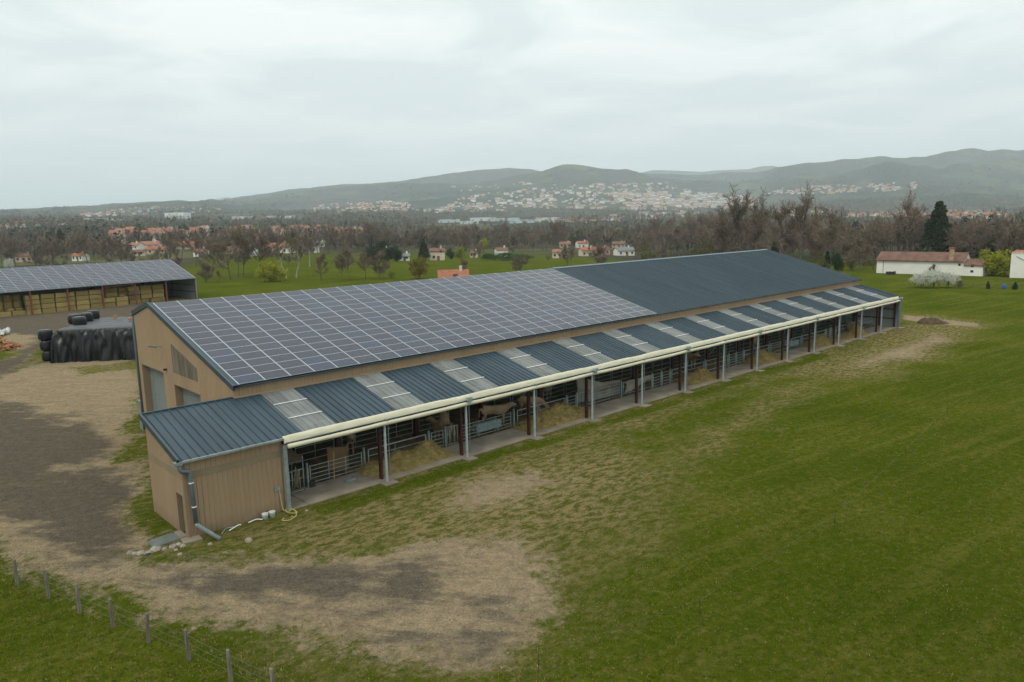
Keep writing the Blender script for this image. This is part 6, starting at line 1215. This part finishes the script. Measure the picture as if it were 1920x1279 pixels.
def wood(us, vs, hmin, hmax, nt_, pal, name, label, wid=1.0, drop=0.0):
    Q = ground(us, vs); ok = np.isfinite(Q[:, 0]) & ((Q-CAM) @ F_ > 400); Q = Q[ok]; n = len(Q); kinds = rng.random(n); VV = []; CC = []
    pb, pc, pr = crown_protos('bare', nt_, 1), crown_protos('cone', max(nt_//2, 8), 2), crown_protos('round', nt_, 3)
    tone = fbm(Q[:, 0]/90, Q[:, 1]/90, 3); dd = (Q-CAM) @ F_
    for i in range(n):
        kk = kinds[i]; h = rng.uniform(hmin, hmax); a = rng.random()*6.28; c, s = math.cos(a), math.sin(a)
        dark = tone[i] > .60
        if kk < pal[0]*(2.5 if dark else .5): V = pc[i % 5]; col = np.array([.016, .027, .015])*rng.uniform(.7, 1.4)
        elif kk < pal[0]+pal[1] and dd[i] > 620: V = pr[i % 5]; col = np.array([.10, .10, .03])*rng.uniform(.6, 1.3)
        else: V = pb[i % 5]; col = np.array([.135, .104, .076])*rng.uniform(.62, 1.25)*(1+.3*(tone[i]-.5))*np.array([1, rng.uniform(.95, 1.05), rng.uniform(.9, 1.1)])
        w_ = h*wid*rng.uniform(.85, 1.25); V = np.stack([(V[:, 0]*c-V[:, 1]*s)*w_, (V[:, 0]*s+V[:, 1]*c)*w_, V[:, 2]*h-drop*h], 1)+Q[i]; VV.append(V); CC.append(np.tile(np.append(col, 1.0), (len(V), 1)))
    V = np.concatenate(VV); Cc = np.concatenate(CC); me = npmesh(name, V, np.arange(len(V)).reshape(-1, 3), mWood, False, {'Col': ('FLOAT_COLOR', Cc)}); o = place(name, me); tag(o, label, None, kind='stuff')
def samp(n, ulo, uhi, flo, fhi, thin=None):
    us = rng.uniform(ulo, uhi, n); a, b = np.interp(us, *flo), np.interp(us, *fhi); vs = a+(b-a)*rng.random(n)
    ok = np.ones(n, bool)
    for (hu, hv, hw) in HPX: ok &= ~((np.abs(us-hu) < hw*.55+4) & (vs > hv-1.5) & (vs < hv+13))
    for poly, nn, where in CL[:6]: ok &= ~(inpoly(poly, us, vs) & (rng.random(n) < .62))
    ok &= ~((us > 810) & (us < 1075) & (vs > 409) & (vs < 433) & (rng.random(n) < .8)); ok &= ~((us > 150) & (us < 570) & (vs > 405) & (vs < 420) & (rng.random(n) < .7))
    return us[ok], vs[ok]
us, vs = samp(5200, -140, 2060, ([-140, 0, 480, 700, 960, 1200, 1440, 1920, 2060], [432, 430, 424, 420, 424, 416, 408, 408, 406]), ([-140, 0, 350, 480, 620, 700, 850, 1050, 1200, 1300, 1400, 1600, 1700, 1920, 2060], [500, 499, 486, 472, 472, 472, 468, 468, 470, 486, 492, 503, 488, 490, 492]))
wood(us, vs, 8, 15, 46, (.10, .10), 'woodland', 'bare brown woodland with dark firs on the valley floor', 1.15)
us, vs = samp(5200, -140, 2060, ([-140, 0, 480, 700, 850, 960, 1200, 1400, 1440, 1920, 2060], [404, 402, 398, 396, 393, 396, 394, 392, 372, 368, 368]), ([-140, 0, 480, 700, 960, 1200, 1440, 1920, 2060], [432, 430, 424, 420, 424, 416, 408, 408, 406]))
wood(us, vs, 12, 20, 16, (.16, .06), 'far_woodland', 'brown woods and hedges on the plain before the town', 1.9)
us = rng.uniform(-140, 2060, 7000); vt_ = np.interp(us, SKY_U, SKY_Y); vs = vt_+1+(np.where(us < 420, 402, np.interp(us, [420, 860, 1250, 1440, 1920], [394, 366, 358, 366, 362]))-vt_)*rng.random(7000)**1.15
cov = fbm(us/60, vs/9, 3) > .42; wood(us[cov], vs[cov], 14, 24, 9, (.32, .03), 'hill_woods', 'dark and brown woods on the far hills', 3.0, .15)
us = rng.uniform(840, 1440, 900); vs = rng.uniform(342, 394, 900); wood(us, vs, 9, 16, 10, (.35, .1), 'town_trees', 'trees between the houses of the far town', 1.6)
# ------------------------------------------------------------------ grass blades and tufts near the camera
def build_grass():
    r = np.random.default_rng(3); n = 300000
    us = r.uniform(-60, 1980, n); vs = 1400-(1400-640)*r.random(n)**.62; D = (us[:, None]-960)/FPX*R_-(vs[:, None]-639.5)/FPX*U_+F_; P = CAM+D*((-CAM[2])/D[:, 2])[:, None]; x, y = P[:, 0], P[:, 1]
    wv = (fbm(x/2.2, y/2.2, 4)-.5)*3.2; wv2 = (fbm(x/5+9, y/5, 4)-.5)*6
    dirt = np.maximum(sm(sdist(YARD, x, y)+wv*.8, 1.4), 0); bare = np.maximum(sm(sdist(BARE1, x, y)+wv2*.6, 3), sm(sdist(BARE2, x, y)+wv2*.6, 3)); dry = np.maximum.reduce([sm(sdist(DRY1, x, y)+wv2*.8-.3, 5), sm(sdist(DRY2, x, y)+wv2, 3), sm(sdist(DRY4, x, y)+wv, 3)*.8, sm(sdist(DRY5, x, y)+wv, 2.5)*.85])
    inb = (x > -5.3) & (x < 84.3) & (y > -.45) & (y < 22)
    keep = (~inb) & (r.random(n) > dirt*1.05) & (r.random(n) > bare*.8) & (r.random(n) > dry*.6) & (depth_arr(P) < 105)
    P = P[keep]; dry = dry[keep]; x, y = P[:, 0], P[:, 1]; n = len(P); P[:, 2] = terr(x, y)
    clump = fbm(x/.7, y/.7, 2); fence_d = sdist(FENCE_STRIP, x, y); rank = sm(fence_d+(clump-.5)*2, 1.2)
    h = (.025+.06*clump+.10*rank*r.random(n))*r.uniform(.6, 1.3, n)*(1-.35*dry); w_ = .007+.012*r.random(n)
    a = r.random(n)*6.28; s = np.stack([np.cos(a), np.sin(a), 0*a], 1); lean = np.stack([r.normal(0, .6, n), r.normal(0, .6, n), np.ones(n)], 1)
    V = np.stack([P-s*w_[:, None], P+s*w_[:, None], P+lean*h[:, None]], 1); V2 = np.stack([P+s*w_[:, None]*.5, P-s[:, [1, 0, 2]]*w_[:, None], P+(lean*np.array([-1, -1, .8]))*h[:, None]], 1)
    big = fbm(x/9, y/9, 4); yel = np.clip((fbm(x/3+40, y/3, 3)-.42)*2.5+dry*.9*r.random(n), 0, 1)
    g0 = np.array([.066, .094, .006]); g1_ = np.array([.130, .142, .016]); st = np.array([.27, .21, .10])
    col = g0+(g1_-g0)*np.clip(big*1.6-.3, 0, 1)[:, None]; dead = (r.random(n) < (.06+.06*rank+.12*yel+.35*dry+.3*dry*yel)); col = np.where(dead[:, None], st*r.uniform(.6, 1.2, (n, 1)), col+np.array([.035, .02, .004])*yel[:, None]); col = col*r.uniform(.75, 1.25, (n, 1))
    V = np.concatenate([V, V2]).reshape(-1, 3); C4 = np.concatenate([np.repeat(np.c_[col, np.ones(n)], 3, 0)]*2)
    me = npmesh('grass', V, np.arange(len(V)).reshape(-1, 3), amat('grass_blade', 1.0, spec=0), False, {'Col': ('FLOAT_COLOR', C4)}); tag(place('grass', me), 'short pasture grass round the barn', None, kind='stuff')
    # pebbles and clods on the lane
    m = 9000; us = r.uniform(0, 1050, m); vs = r.uniform(1000, 1260, m); D = (us[:, None]-960)/FPX*R_-(vs[:, None]-639.5)/FPX*U_+F_; Q = CAM+D*((-CAM[2])/D[:, 2])[:, None]; ok = sdist(YARD, Q[:, 0], Q[:, 1]) > -.6; Q = Q[ok]; m = len(Q); s = r.uniform(.010, .032, m); s = np.where(r.random(m) < .03, s*1.8, s)
    o = np.array([[1, 0, 0], [0, 1, 0], [-1, 0, 0], [0, -1, 0], [0, 0, .8]]); V = Q[:, None, :]+o[None]*s[:, None, None]*r.uniform(.6, 1.3, (m, 5, 3)); Fb = np.array([[0, 1, 4], [1, 2, 4], [2, 3, 4], [3, 0, 4]]); Fc = (np.arange(m)[:, None, None]*5+Fb[None]).reshape(-1, 3); t = r.random((m, 1)); col = np.array([.08, .07, .058])+t**2*np.array([.17, .14, .10])
    me = npmesh('gravel', V.reshape(-1, 3), Fc, amat('gravel_stone', .95), False, {'Col': ('FLOAT_COLOR', np.repeat(np.c_[col, np.ones(m)], 5, 0))}); tag(place('gravel', me), 'loose pebbles on the dirt lane', None, kind='stuff')
def depth_arr(P): return (P-CAM) @ F_
FENCE_STRIP = zpoly([(-60, 1050), (40, 1075), (150, 1120), (350, 1190), (560, 1215), (700, 1290), (560, 1340), (420, 1270), (200, 1170), (0, 1090)])
build_grass()
build_haze()
